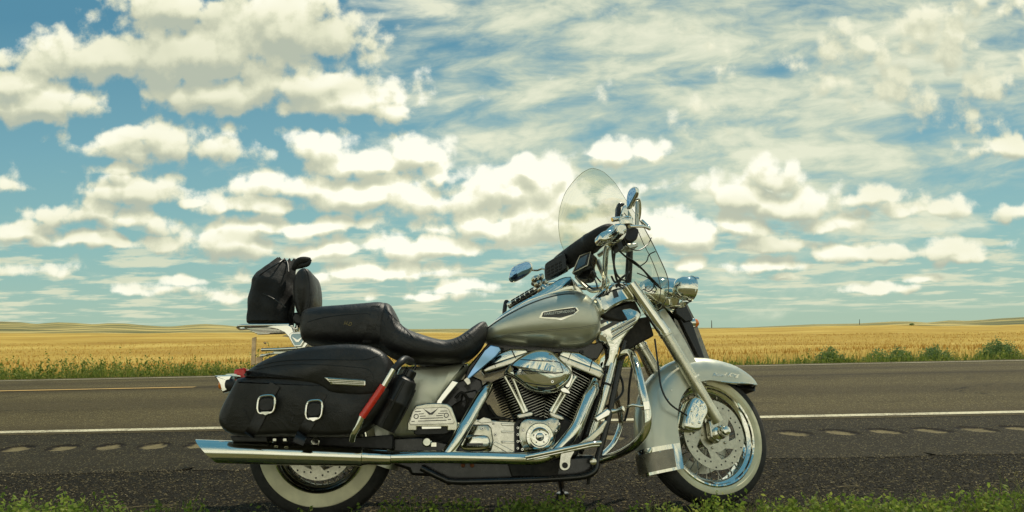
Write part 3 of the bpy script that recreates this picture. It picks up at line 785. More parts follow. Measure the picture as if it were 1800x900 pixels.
def tube(mb, P, r, seg=10, k=6, mi=0, smoothp=True, cap=True):
    P = [Vector(p) for p in P]; rr = list(r) if isinstance(r, (list, tuple)) else [r] * len(P)
    if smoothp and len(P) > 2:
        rv = catmull([Vector((a, 0, 0)) for a in rr], k); P = catmull(P, k); rr = [a[0] for a in rv]
    T = [(P[min(i + 1, len(P) - 1)] - P[max(i - 1, 0)]).normalized() for i in range(len(P))]
    u = T[0].orthogonal().normalized(); V = []
    for i, p in enumerate(P):
        u = (u - T[i] * u.dot(T[i])).normalized(); w = T[i].cross(u)
        for q in range(seg):
            a = 2 * math.pi * q / seg; V.append(p + (u * math.cos(a) + w * math.sin(a)) * rr[i])
    Fc = [(i * seg + q, i * seg + (q + 1) % seg, (i + 1) * seg + (q + 1) % seg, (i + 1) * seg + q) for i in range(len(P) - 1) for q in range(seg)]
    if cap: Fc += [tuple(reversed(range(seg))), tuple(range((len(P) - 1) * seg, len(P) * seg))]
    return mb.add(V, Fc, mi)
def loft(mb, secs, nrm=YN, seg=20, k=5, e=1.0, mi=0, smoothp=True):
    """secs: (top point, bottom point, half width[, width centre offset]) rings of superellipses"""
    top = [s[0] for s in secs]; bot = [s[1] for s in secs]; w = [Vector((s[2], s[3] if len(s) > 3 else 0, 0)) for s in secs]
    if smoothp: top, bot, w = catmull(top, k), catmull(bot, k), catmull(w, k)
    V = []; pw = lambda c: math.copysign(abs(c) ** e, c)
    for t, b, ww in zip(top, bot, w):
        c = (t + b) / 2 + nrm * ww[1]; h = (t - b) / 2
        for q in range(seg):
            a = 2 * math.pi * q / seg
            V.append(c + h * pw(math.cos(a)) + nrm * max(.001, ww[0]) * pw(math.sin(a)))
    m = len(top)
    Fc = [(i * seg + q, i * seg + (q + 1) % seg, (i + 1) * seg + (q + 1) % seg, (i + 1) * seg + q) for i in range(m - 1) for q in range(seg)]
    Fc += [tuple(reversed(range(seg))), tuple(range((m - 1) * seg, m * seg))]
    return mb.add(V, Fc, mi)
def poly_n(P):
    n = Vector((0, 0, 0))
    for i in range(len(P)):
        a, b = P[i], P[(i + 1) % len(P)]; n += a.cross(b)
    return n.normalized()
def prism(mb, P, nrm, depth, mi=0):
    """plate: outline P, extruded by -nrm*depth (P is the near face)"""
    P = [Vector(p) for p in P]
    if poly_n([p - P[0] for p in P]).dot(nrm) < 0: P = P[::-1]
    n = len(P); V = P + [p - nrm * depth for p in P]
    Fc = [tuple(range(n)), tuple(reversed(range(n, 2 * n)))] + [(i, n + i, n + (i + 1) % n, (i + 1) % n) for i in range(n)]
    return mb.add(V, Fc, mi)
def inset(P, nrm, d):
    n = len(P); out = []
    for i in range(n):
        a = (P[i] - P[i - 1]).normalized(); b = (P[(i + 1) % n] - P[i]).normalized()
        t = (a + b).normalized() if (a + b).length > 1e-6 else a
        out.append(P[i] + nrm.cross(t) * d)
    return out
def pillow(mb, P, nrm, rings, mi=0, closed_k=5):
    """outline inflated: rings = [(inset, height along nrm)...] from back to front"""
    P = [Vector(p) for p in P]
    if poly_n([p - P[0] for p in P]).dot(nrm) < 0: P = P[::-1]
    if closed_k: P = catmull(P, closed_k, True)
    n = len(P); V = []
    for d, h in rings: V += [p + nrm * h for p in inset(P, nrm, d)]
    Fc = [(r * n + i, r * n + (i + 1) % n, (r + 1) * n + (i + 1) % n, (r + 1) * n + i) for r in range(len(rings) - 1) for i in range(n)]
    Fc += [tuple(reversed(range(n))), tuple(range((len(rings) - 1) * n, len(rings) * n))]
    return mb.add(V, Fc, mi)
def lathe(mb, C, ax, prof, seg=48, mi=0, closed=False, mis=None, u=None):
    ax = ax.normalized(); u = u or ax.orthogonal().normalized(); w = ax.cross(u); V = []
    for r, h in prof:
        for q in range(seg):
            a = 2 * math.pi * q / seg; V.append(C + ax * h + (u * math.cos(a) + w * math.sin(a)) * max(r, 1e-4))
    m = len(prof); Fc = []; mm = []
    for i in range(m if closed else m - 1):
        j = (i + 1) % m
        for q in range(seg):
            Fc.append((i * seg + q, i * seg + (q + 1) % seg, j * seg + (q + 1) % seg, j * seg + q)); mm.append(mis[i] if mis else mi)
    return mb.add(V, Fc, mm)
def disc(mb, C, ax, r, h, seg=20, mi=0, bev=.0):
    bev = bev or min(r, h) * .25
    return lathe(mb, C, ax, [(0, 0), (r, 0), (r, h - bev), (r - bev, h), (0, h)], seg, mi)
def bx(f, pts, o): return [f(x, y, o) for x, y in pts]
def surf_point(bv, px, py, lift=.001):
    r = lray(px, py).normalized(); h = bv.ray_cast(CL, r)
    if h[0] is None: return None
    nr = h[1] if h[1].dot(r) < 0 else -h[1]
    return h[0] + nr * lift
def surf_line(mb, bv, pts, r, mi=0, lift=.0, k=8, seg=5):
    P = catmull([Vector((x, y, 0)) for x, y in pts], k)
    L = [surf_point(bv, p[0], p[1], lift) for p in P]; L = [l for l in L if l is not None]
    if len(L) > 2: tube(mb, L, r, seg, smoothp=False, mi=mi)
    return mb
def text_verts(s, font_shear=0.0, extrude=.0, res=3):
    cu = bpy.data.curves.new('lettering', 'FONT'); cu.body = s; cu.resolution_u = res; cu.shear = font_shear; cu.offset = .012
    o = bpy.data.objects.new('lettering', cu); COL.objects.link(o); bpy.context.view_layer.update()
    me = bpy.data.meshes.new_from_object(o.evaluated_get(bpy.context.evaluated_depsgraph_get()))
    V = [v.co.copy() for v in me.vertices]; Fc = [tuple(p.vertices) for p in me.polygons]
    bpy.data.objects.remove(o); bpy.data.meshes.remove(me)
    return V, Fc
def write(mb, s, place, shear=0.0, mi=0):
    """place(u,v) with u,v in 0..1 over the text's box -> point"""
    V, Fc = text_verts(s, shear); x0 = min(v.x for v in V); x1 = max(v.x for v in V); y0 = min(v.y for v in V); y1 = max(v.y for v in V)
    return mb.add([place((v.x - x0) / (x1 - x0), (v.y - y0) / (y1 - y0)) for v in V], Fc, mi)

def world_thing(name, parts, label, cat, kind=None, group=None):
    """things resting on the motorcycle: parts = [(part name, MB, mats, kwargs)] in bike coordinates"""
    allv = [M3 @ v for p in parts for v in p[1].v]
    base = Vector((sum(v.x for v in allv) / len(allv), sum(v.y for v in allv) / len(allv), min(v.z for v in allv)))
    for p in parts: p[1].v = [M3 @ v - base for v in p[1].v]
    if len(parts) == 1:
        o = parts[0][1].build(name, parts[0][2], None, **parts[0][3]); o.parent = None; o.location = base
    else:
        o = bpy.data.objects.new(name, None); COL.objects.link(o); o.location = base
        for p in parts: p[1].build(p[0], p[2], o, **p[3])
    return tag(o, label, cat, group, kind)

# ---------------------------------------------------------------- wheels
def wheel(name, C, ax, u, tr, wwo, rim, half, rotor_r, rotor_h, spokes=40, far_rotor=True, label=None):
    root = bpy.data.objects.new(name, None); COL.objects.link(root); root.parent = ROOT
    t = MB(); h = half
    pr = [(rim - .006, h * .66), (rim + .004, h * .80), (rim + .012, h * .90), ((rim + wwo) / 2, h * 1.0), (wwo - .003, h * .99), (wwo, h * .96), (wwo + .003, h * .985), (tr - .020, h * .90), (tr - .010, h * .78)]
    mm = [0, 1, 1, 1, 1, 0, 0, 0]
    crown = [(tr - .005, h * .62), (tr - .0045, h * .60), (tr - .008, h * .58), (tr - .008, h * .55), (tr - .003, h * .53), (tr - .001, h * .3), (tr - .006, h * .28), (tr - .006, h * .22), (tr, h * .20), (tr, 0)]
    half_p = pr + crown; hm = mm + [0] * (len(crown))
    full = half_p + [(r, -hh) for r, hh in reversed(half_p[:-1])]
    lathe(t, C, ax, full, 96, mis=(hm + list(reversed(hm))) + [0], u=u)
    t.build('tyre', [M_rubber, M_white], root, sharp=30)
    r = MB()
    rp = [(rim + .001, h * .80), (rim + .006, h * .86), (rim + .001, h * .89), (rim - .006, h * .84), (rim - .010, h * .70), (rim - .016, h * .64), (rim - .022, h * .60), (rim - .027, h * .50), (rim - .030, h * .20), (rim - .031, 0)]
    rf = rp + [(a, -b) for a, b in reversed(rp[:-1])]
    rf += [(rim - .001, -h * .5), (rim - .001, h * .5)]
    lathe(r, C, ax, rf, 96, closed=True, u=u)
    r.build('rim', M_chrome, root, sharp=30)
    w = ax.cross(u); hb = MB()
    hub = [(0, h * .9), (.022, h * .9), (.030, h * .85), (.048, h * .75), (.050, h * .55), (.034, h * .48), (.032, -h * .48), (.050, -h * .55), (.048, -h * .75), (0, -h * .78)]
    lathe(hb, C, ax, hub, 32); hb.build('hub', M_cast, root)
    for i in range(spokes):
        sp = MB()
        a = 2 * math.pi * i / spokes; sgn = 1 if i % 2 else -1; off = rad(34) * (1 if (i // 2) % 2 else -1)
        p0 = C + ax * (sgn * h * .55) + (u * math.cos(a + off) + w * math.sin(a + off)) * .046
        p1 = C + ax * (sgn * h * .10) + (u * math.cos(a) + w * math.sin(a)) * (rim - .028)
        tube(sp, [p0, p1], .0019, 5, smoothp=False)
        d = (p0 - p1).normalized(); tube(sp, [p1, p1 + d * .016], .0036, 6, smoothp=False)
        sp.build('spoke', M_spoke, root)
    for sg in ((1, -1) if far_rotor else (1,)):
        rt = MB(); z0 = rotor_h * sg; th = .005
        lathe(rt, C, ax, [(rotor_r * .72, z0), (rotor_r, z0), (rotor_r, z0 - th * sg), (rotor_r * .72, z0 - th * sg)], 72, closed=True, u=u)
        # carrier: inner ring and five arms
        lathe(rt, C, ax, [(.030, z0), (rotor_r * .50, z0), (rotor_r * .50, z0 - th * sg), (.030, z0 - th * sg)], 48, closed=True, u=u)
        for i in range(5):
            a = 2 * math.pi * i / 5 + .5
            P = []
            for (rr, da) in [(rotor_r * .48, -.22), (rotor_r * .74, .16), (rotor_r * .74, .62), (rotor_r * .48, .30)]:
                P.append(C + ax * (z0 - .0006 * sg) + (u * math.cos(a + da) + w * math.sin(a + da)) * rr)
            prism(rt, P, ax * sg, th * .7)
        for i in range(30):
            a = 2 * math.pi * i / 30; rr = rotor_r * (.80, .93, .86)[i % 3]
            disc(rt, C + ax * (z0 + .0002 * sg) + (u * math.cos(a) + w * math.sin(a)) * rr, ax * sg, .0042, .0006, 8, 1)
        for i in range(5):
            a = 2 * math.pi * (i + .5) / 5
            disc(rt, C + ax * z0 + (u * math.cos(a) + w * math.sin(a)) * rotor_r * .40, ax * sg, .0065, .006, 10, 0)
        rt.build('brake_disc', [M_disc, M_black], root)
    if label: root['label'] = label
    return root
RC = B(562, 783, .06) + Vector((0, .06, 0))
RR = RC.z; 
wheel('rear_wheel', RC, YN, Vector((1, 0, 0)), .3125, .2600, .197, .068, .148, .060)
FC = S(1254, 764, .06) - ns * .06
wz = (M3 @ FC).z; axw = M3 @ ns; FR = (wz + .006) / math.sqrt(1 - axw.z ** 2)
FR = min(FR, .306)
wheel('front_wheel', FC, ns, es, FR, .262, .224, .060, .157, .066, label='front wheel turned towards the far side')
WU = us
def FW(x, z, o=0.0): return FC + es * x + us * z + ns * o

# ---------------------------------------------------------------- front fender, swept round the wheel
secs = [((.306, .243), (.306, .240)), ((.270, .288), (.288, .236)), ((.20, .330), (.215, .234)), ((.10, .358), (.135, .234)), ((0, .368), (.06, .238)), ((-.10, .358), (.0, .242)),
        ((-.20, .312), (-.08, .225)), ((-.28, .238), (-.14, .185)), ((-.33, .140), (-.18, .120)), ((-.350, .03), (-.198, .035)), ((-.352, -.08), (-.198, -.060)), ((-.345, -.172), (-.196, -.150))]
Cs = catmull([Vector((a[0], a[1], 0)) for a, b in secs], 5); Es = catmull([Vector((b[0], b[1], 0)) for a, b in secs], 5)
def fender_sections(mb, Cs, Es, half, ii, lift=0.0, span_=(-90, 90), nseg=24, thick=.003, mi=0, e=.62):
    V = []; A = [span_[0] + (span_[1] - span_[0]) * q / nseg for q in range(nseg + 1)]
    for side in (0, 1):
        for i in ii:
            c, ed = Cs[i], Es[i]; tt = i / (len(Cs) - 1); hw = half * min(1, .12 + .9 * (tt / .22) ** .6) if tt < .22 else half
            out = (c - ed).normalized() if (c - ed).length > .004 else Vector((.6, .3, 0)).normalized()
            for a in A:
                ca, sa = abs(math.cos(rad(a))), math.sin(rad(a))
                p = ed + (c - ed) * (ca ** e); lat = math.copysign(abs(sa) ** .75, sa) * hw
                g = lift - thick * side
                p = p + out * g * ca; lat += math.copysign(g * abs(sa), sa)
                V.append(FW(p.x, p.y, lat))
    n = nseg + 1; m = len(ii); Fc = []
    for side in (0, 1):
        o = side * n * m
        for i in range(m - 1):
            for q in range(nseg):
                f = (o + i * n + q, o + i * n + q + 1, o + (i + 1) * n + q + 1, o + (i + 1) * n + q); Fc.append(f if side else f[::-1])
    o = n * m
    for i in range(m - 1):
        for q in (0, nseg): Fc.append((i * n + q, (i + 1) * n + q, o + (i + 1) * n + q, o + i * n + q))
    for i in (0, m - 1):
        for q in range(nseg): Fc.append((i * n + q, i * n + q + 1, o + i * n + q + 1, o + i * n + q))
    return mb.add(V, Fc, mi)
fb = MB(); fender_sections(fb, Cs, Es, .086, list(range(len(Cs))))
ff = fb.build('front_fender', M_paint, sharp=50)
tr_ = MB(); N_ = len(Cs)
fender_sections(tr_, Cs, Es, .086, list(range(N_ - 7, N_)), .003, thick=.002)
tr_.build('fender_trim', M_chrome, ff, sharp=50)
tp = MB(); fender_sections(tp, Cs, Es, .086, list(range(N_ - 6, N_ - 1)), .005, (-84, 84), thick=.002)
M_tan = simple('smoked_trim_insert', (.20, .18, .14), .3, .6, coat=.5); tp.build('trim_insert', M_tan, ff, sharp=50)
fl = MB()
for s_ in (1, -1):                                       # chrome strip along the straight lower edge at the front
    P = [FW(.304, .236, .012 * s_), FW(.285, .234, .050 * s_), FW(.22, .232, .0875 * s_), FW(.13, .232, .089 * s_), FW(.06, .236, .089 * s_)]
    tube(fl, P, .0045, 8)
fl.build('fender_strip', M_chrome, ff)
lip = MB()
prism(lip, [FW(.308, .233, .02), FW(.27, .206, .06), FW(.17, .222, .06), FW(.17, .230, .06), FW(.30, .236, .02)], ns, .12)
lip.build('fender_underside', M_black, ff)
fbv = fb.bvh()
sc = MB()
def place_fender(u, v):
    px = 1252 + 48 * u; py = 663.5 + 1.2 * u - 8.5 * v
    return surf_point(fbv, px, py, .002) or S(px, py, .09)
write(sc, 'Road King', place_fender, .45)
sc.build('script_emblem', M_chrome, ff, smooth=False)
rv = MB()
for (x, y) in [(1180, 686), (1174, 702), (1128, 794), (1160, 794)]:
    p = surf_point(fbv, x, y, 0)
    if p: disc(rv, p - ns * .001, ns, .0035, .004, 8)
rv.build('rivets', M_chrome, ff)

# ---------------------------------------------------------------- fork
for sg, nm in ((1, 'near'), (-1, 'far')):
    top = S(1109, 499, .105); mid = S(1170, 587, .105); ax_ = S(1262, 742, .105)
    sh = ns * (0 if sg > 0 else -.21)
    top, mid, ax_ = top + sh, mid + sh, ax_ + sh
    lg = bpy.data.objects.new('fork_leg', None); COL.objects.link(lg); lg.parent = ROOT
    a = MB(); tube(a, [top, mid], .0275, 24, smoothp=False); a.build('fork_cover', M_chrome, lg)
    a = MB(); d = (ax_ - mid).normalized()
    tube(a, [mid, mid + d * .010, mid + d * .012, ax_ - d * .02, ax_], [.029, .029, .026, .0285, .026], 24, smoothp=False); a.build('fork_slider', M_slider, lg)
    a = MB(); p = S(1218, 662, .105) + sh
    tube(a, [p, p + d * .008], .0300, 24, smoothp=False)
    tube(a, [mid - d * .014, mid - d * .004], .0305, 24, smoothp=False); a.build('fork_collar', M_chrome, lg)
# axle and its cap
a = MB(); cx_ = S(1275, 757, .12)
tube(a, [FW(0, 0, -.12), FW(0, 0, .105)], .012, 12, smoothp=False)
lathe(a, FW(0, 0, .085), ns, [(0, 0), (.030, 0), (.030, .028), (.022, .034), (.022, .044), (.0235, .048), (.0235, .066), (.018, .076), (.008, .080), (0, .081)], 24)
a.build('front_axle', M_chrome)
a = MB(); prism(a, [FW(-.045, .055, .105), FW(.0, .05, .105), FW(.024, -.012, .105), FW(-.012, -.046, .105), FW(-.045, -.02, .105)], ns, .035)
a.build('axle_clamp', M_cast, bevel=.006)
# calliper
a = MB()
P = bx(S, [(1207, 752), (1206, 735), (1212, 712), (1222, 697), (1240, 704), (1247, 722), (1240, 740), (1232, 756)], .125)
pillow(a, P, ns, [(0, -.075), (0, -.012), (.005, -.003), (.012, 0)], closed_k=3)
for x, y in [(1217, 744), (1215, 722), (1232, 712), (1229, 743)]: disc(a, S(x, y, .124), ns, .006, .006, 10)
cal = a.build('brake_calliper', M_chrome)
a = MB(); prism(a, bx(S, [(1222, 697), (1230, 683), (1243, 700), (1256, 720), (1240, 745), (1236, 720)], .095), ns, .02); a.build('calliper_bracket', M_cast, cal, bevel=.003)
a = MB(); tube(a, [S(1151, 596, .10), S(1153, 612, .11), S(1158, 650, .12), S(1163, 683, .125), S(1178, 710, .13), S(1207, 730, .12)], .0042, 8); a.build('brake_hose', M_cable)

# fork panels seen between the legs, mirror chrome facing the camera side
a = MB(); pl = PLN(S(1200, 590, -.02), (ns + es * .55).normalized())
prism(a, [pl(x, y) for x, y in [(1163, 541), (1177, 530), (1208, 532), (1222, 560), (1250, 636), (1254, 664), (1247, 676), (1238, 674), (1200, 600)]], (ns + es * .55).normalized(), .03)
a.build('lower_fork_shroud', M_dchrome, bevel=.006)
a = MB()
prism(a, bx(S, [(1158, 546), (1168, 541), (1182, 560), (1205, 598), (1228, 642), (1245, 676), (1237, 674), (1204, 628), (1170, 578)], .075), ns, .03)
a.build('fork_cover_panel', M_satin, bevel=.006)
a = MB()
prism(a, bx(S, [(1185, 537), (1206, 534), (1219, 562), (1206, 566), (1190, 552)], .05), ns, .04)
prism(a, bx(S, [(1196, 560), (1217, 566), (1240, 632), (1244, 655), (1226, 622)], .04), ns, .03)
a.build('fork_cover_inner', M_gloss, bevel=.004)
# wiring-side small turn signal
a = MB(); c = S(1216, 568, .02); d = (es * .9 + ns * .2).normalized()
lathe(a, c - d * .03, d, [(0, 0), (.014, .002), (.022, .015), (.024, .035), (.022, .042), (0, .043)], 24); tsg = a.build('front_turn_signal', M_chrome)
a = MB(); lathe(a, c + d * .012, d, [(.0215, 0), (.020, .012), (.012, .020), (0, .022)], 24); a.build('lens', M_amber, tsg)

# ---------------------------------------------------------------- spot lamp and nacelle
c = S(1204, 507, .17); d = (es * .96 - us * .10 + ns * .02).normalized()
a = MB(); R_ = .0555
lathe(a, c, d, [(0, -R_ * 1.02), (R_ * .35, -R_ * .96), (R_ * .68, -R_ * .76), (R_ * .90, -R_ * .45), (R_ * 1.02, 0), (R_ * 1.05, .020), (R_ * 1.09, .022), (R_ * 1.09, .030), (R_ * 1.0, .034), (R_ * .98, .032)], 40)
spot = a.build('spot_lamp', M_chrome)
a = MB(); lathe(a, c, d, [(0, .040), (R_ * .5, .039), (R_ * .98, .030)], 32); a.build('lamp_lens', M_glass, spot)
a = MB(); lathe(a, c, d, [(0, .000), (R_ * .5, .008), (R_ * .92, .026)], 32); a.build('lamp_reflector', M_chrome, spot)
a = MB(); V = []
for i in range(13):
    t = rad(-60 + 120 * i / 12); sd_ = d.cross(us).normalized(); uu = sd_.cross(d)
    for z, rr in ((.024, 1.10), (.024 + .028 * math.cos(t) ** .6, 1.13)): V.append(c + d * z + (uu * math.cos(t) + sd_ * math.sin(t)) * R_ * rr)
V2 = [v + us * .0015 for v in V]; m = len(V)
Fc = [(2 * i, 2 * i + 1, 2 * i + 3, 2 * i + 2) for i in range(12)] + [(m + 2 * i, m + 2 * i + 2, m + 2 * i + 3, m + 2 * i + 1) for i in range(12)] + [(2 * i + 1, m + 2 * i + 1, m + 2 * i + 3, 2 * i + 3) for i in range(12)]
a.add(V2 + V, Fc); a.build('visor', M_chrome, spot)
a = MB(); tube(a, [S(1203, 531, .17), S(1200, 538, .15), S(1180, 540, .06)], .009, 10); disc(a, S(1203, 531, .17) - us * .006, us, .020, .008, 20); a.build('lamp_bracket', M_chrome, spot)
# headlamp nacelle shell behind the screen
a = MB(); c = S(1164, 520, .0); d = (es * .98 - us * .12).normalized()
lathe(a, c, d, [(0, -.13), (.045, -.12), (.075, -.08), (.088, -.03), (.092, .02), (.094, .035), (.088, .045), (.086, .04)], 40)
nac = a.build('headlamp_nacelle', M_chrome)
a = MB(); lathe(a, c, d, [(0, .055), (.045, .050), (.087, .038)], 32); a.build('headlamp_lens', M_glass, nac)
a = MB(); lathe(a, c, d, [(0, -.03), (.05, -.01), (.086, .034)], 32); a.build('headlamp_reflector', M_chrome, nac)
# chrome top fork covers by the tank
a = MB()
pillow(a, bx(S, [(1051, 523), (1060, 510), (1078, 495), (1096, 492), (1112, 496), (1121, 512), (1122, 528), (1104, 530), (1084, 538), (1066, 550), (1056, 544)], .085), ns, [(0, -.17), (0, -.02), (.004, -.008), (.014, 0)], closed_k=4)
fk = a.build('upper_fork_cover', M_chrome)
a = MB(); prism(a, bx(S, [(1060, 552), (1078, 542), (1100, 534), (1118, 530), (1128, 550), (1122, 562), (1092, 564), (1068, 558)], .07), ns, .14); a.build('steering_head_shade', M_grime, bevel=.006)  # black block put in for the shade under the fork cover
a = MB(); prism(a, bx(S, [(1077, 512), (1084, 510), (1088, 521), (1080, 524)], .088), ns, .006); a.build('cover_recess', M_badge, fk)
a = MB(); tube(a, [S(1052, 524, .09), S(1080, 509, .094), S(1118, 502, .094)], .0022, 6); a.build('cover_seam', M_black, fk)

# ---------------------------------------------------------------- windshield, one curved sheet turned with the bars
def wgrid():
    # rows from bottom to top: far edge, centre, near edge (picture points at their own offsets)
    rows = [((1105, 556, -.16), (1138, 552, 0), (1162, 541, .14)),
            ((1092, 545, -.20), (1140, 530, 0), (1174, 520, .20)),
            ((1073, 522, -.23), (1132, 500, 0), (1175, 492, .225)),
            ((1040, 490, -.245), (1110, 462, 0), (1160, 455, .235)),
            ((1012, 462, -.25), (1084, 428, 0), (1143, 420, .235)),
            ((991, 438, -.25), (1058, 388, 0), (1124, 386, .23)),
            ((983, 405, -.24), (1042, 350, 0), (1100, 350, .20)),
            ((984, 372, -.21), (1034, 326, 0), (1082, 322, .14)),
            ((993, 342, -.155), (1031, 310, 0), (1065, 305, .08)),
            ((1004, 325, -.105), (1032, 303, -.03), (1056, 299.5, .045)),
            ((1014, 313, -.070), (1034, 299, -.02), (1050, 297.5, .03)),
            ((1024, 304, -.045), (1037, 297, -.012), (1046, 296.3, .018))]
    G = []
    for f_, m_, n_ in rows:
        G.append([S(*f_), S(*m_), S(*n_)])
    cols = [catmull([g[i] for g in G], 4) for i in range(3)]
    out = []
    for f_, m_, n_ in zip(*cols):
        row = []
        for q in range(17):
            t = q / 16; row.append(f_ * (2 * (t - .5) * (t - 1)) + m_ * (4 * t * (1 - t)) + n_ * (2 * t * (t - .5)))
        out.append(row)
    return out
Gw = wgrid(); R1, C1 = len(Gw), len(Gw[0])
V = [p for r in Gw for p in r]; V += [p - es * .004 for p in V]; o_ = R1 * C1; Fc = []
for i in range(R1 - 1):
    for j in range(C1 - 1):
        f = (i * C1 + j, i * C1 + j + 1, (i + 1) * C1 + j + 1, (i + 1) * C1 + j); Fc.append(f); Fc.append(tuple(q + o_ for q in f[::-1]))
bd = [(i, 0) for i in range(R1)] + [(R1 - 1, j) for j in range(1, C1)] + [(i, C1 - 1) for i in range(R1 - 2, -1, -1)] + [(0, j) for j in range(C1 - 2, 0, -1)]
bi = [i * C1 + j for i, j in bd]
for k_ in range(len(bi)): a_, b_ = bi[k_], bi[(k_ + 1) % len(bi)]; Fc.append((a_, b_, b_ + o_, a_ + o_))
a = MB(); a.add(V, Fc); ws = a.build('windshield', M_glass, sharp=60)
a = MB(); tube(a, [(V[i] + V[i + o_]) / 2 for i in bi] + [(V[bi[0]] + V[bi[0] + o_]) / 2], .0011, 6, smoothp=False); a.build('screen_edge', M_gedge, ws)
# inner edge band of the clear screen and its chrome stays
a = MB()
for j, rr in ((3, .004),):
    pass
tube(a, [S(1120, 402, .225), S(1130, 426, .222), S(1146, 458, .217), S(1158, 490, .210), S(1161, 514, .195), S(1155, 536, .15)], .0017, 7)
tube(a, [S(1124, 386, .231), S(1143, 420, .236), S(1160, 455, .236), S(1171, 480, .231), S(1175.5, 500, .222), S(1173, 522, .20), S(1162, 541, .14)], .0019, 7)
a.build('screen_trim_line', M_gdark, ws)

# ---------------------------------------------------------------- handlebar, grips and controls
hb = bpy.data.objects.new('handlebar', None); COL.objects.link(hb); hb.parent = ROOT
a = MB()
gN0, gN1 = S(1092, 404, .40), S(1073, 424, .27)
gF1, gF0 = S(946, 507, -.33), S(897, 536, -.47)
tube(a, [gN1, S(1066, 440, .20), S(1063, 478, .10), S(1062, 500, .03), S(1055, 505, -.04), S(1020, 505, -.18), S(975, 497, -.26), gF1], .0125, 12, k=8)
a.build('bar_tube', M_chrome, hb)
def grip(p0, p1, nm):
    a = MB(); d = (p1 - p0); 
    tube(a, [p0, p1], .0165, 20, smoothp=False); tube(a, [p0 - d.normalized() * .008, p0 + d.normalized() * .004], .0195, 20, smoothp=False)
    tube(a, [p0 + d * .93, p1], .0195, 20, smoothp=False)
    g = a.build('grip', M_chrome, hb)
    a = MB(); ax_ = d.normalized(); u = ax_.orthogonal().normalized(); w = ax_.cross(u)
    for i in range(5):
        for q in range(6):
            t0 = .10 + i * .165; an = q * math.pi / 3 + .4
            V = []; 
            for dt in (0, .135):
                for da in (-.38, 0, .38):
                    for r_ in (.0160, .0195): V.append(p0 + d * (t0 + dt) + (u * math.cos(an + da) + w * math.sin(an + da)) * r_)
            Fc = [(0, 1, 3, 2), (2, 3, 5, 4), (6, 8, 9, 7), (8, 10, 11, 9), (1, 7, 9, 3), (3, 9, 11, 5), (0, 6, 7, 1), (4, 5, 11, 10)]
            a.add(V, Fc)
    a.build('rubber_inserts', M_rubber, g, smooth=False, bevel=.002)
grip(gN0, gN1, 'near'); grip(gF0, gF1, 'far')
# levers
a = MB(); tube(a, [S(1128, 388, .27), S(1142, 402, .30), S(1130, 398, .36), S(1106, 398, .44)], [.008, .007, .006, .007], 10); a.build('brake_lever', M_chrome, hb)
a = MB(); tube(a, [S(950, 520, -.30), S(905, 545, -.42), S(893, 556, -.45)], [.007, .006, .008], 10)
tube(a, [gF0, S(890, 530, -.48), S(887, 545, -.48), S(886, 556, -.48)], [.006, .010, .011, .009], 8); a.build('clutch_lever', M_cable, hb)
# near master cylinder: round reservoir with lid, throttle housing
a = MB(); c = S(1101, 392, .30)
lathe(a, c - us * .016, us, [(0, 0), (.026, 0), (.029, .006), (.029, .026), (.031, .028), (.031, .034), (.026, .038), (0, .039)], 28); a.build('fluid_reservoir', M_chrome, hb)
a = MB(); pillow(a, bx(S, [(1068, 404), (1078, 394), (1092, 391), (1102, 397), (1102, 412), (1092, 422), (1078, 420), (1070, 413)], .33), ns, [(0, -.07), (0, -.012), (.004, -.003), (.010, 0)], closed_k=4)
pillow(a, bx(S, [(1056, 410), (1068, 403), (1080, 404), (1082, 414), (1070, 422), (1058, 422)], .37), ns, [(0, -.05), (0, -.010), (.004, -.002), (.008, 0)], closed_k=3)
for i in range(5): tube(a, [S(1080 + i * 2.6, 395 + i * .6, .336), S(1086 + i * 2.4, 412 + i * .4, .336)], .0018, 5, smoothp=False)
a.build('throttle_housing', M_chrome, hb)
a = MB(); pillow(a, bx(S, [(1098, 404), (1114, 398), (1124, 404), (1120, 420), (1106, 424), (1097, 418)], .26), ns, [(0, -.06), (0, -.01), (.006, 0)], closed_k=4)
prism(a, bx(S, [(1084, 424), (1092, 422), (1096, 436), (1088, 440)], .28), ns, .04); a.build('lever_perch', M_black, hb)
a = MB(); prism(a, bx(S, [(1103, 428), (1122, 427), (1122, 433), (1108, 437), (1100, 434)], .28), ns, .05); a.build('switch_cover', M_satin, hb, bevel=.003)
# far switch gear
a = MB()
for i, (x, y) in enumerate([(943, 488), (952, 485), (948, 497), (958, 494), (954, 506), (963, 503)]):
    pillow(a, bx(S, [(x - 5, y - 3), (x + 3, y - 5), (x + 5, y + 3), (x - 3, y + 5)], -.27), ns, [(0, -.03), (0, -.006), (.002, -.001), (.004, 0)], closed_k=2)
tube(a, [S(938, 496, -.32), S(966, 512, -.26)], .019, 14, smoothp=False)
a.build('switch_housing', M_cast, hb)
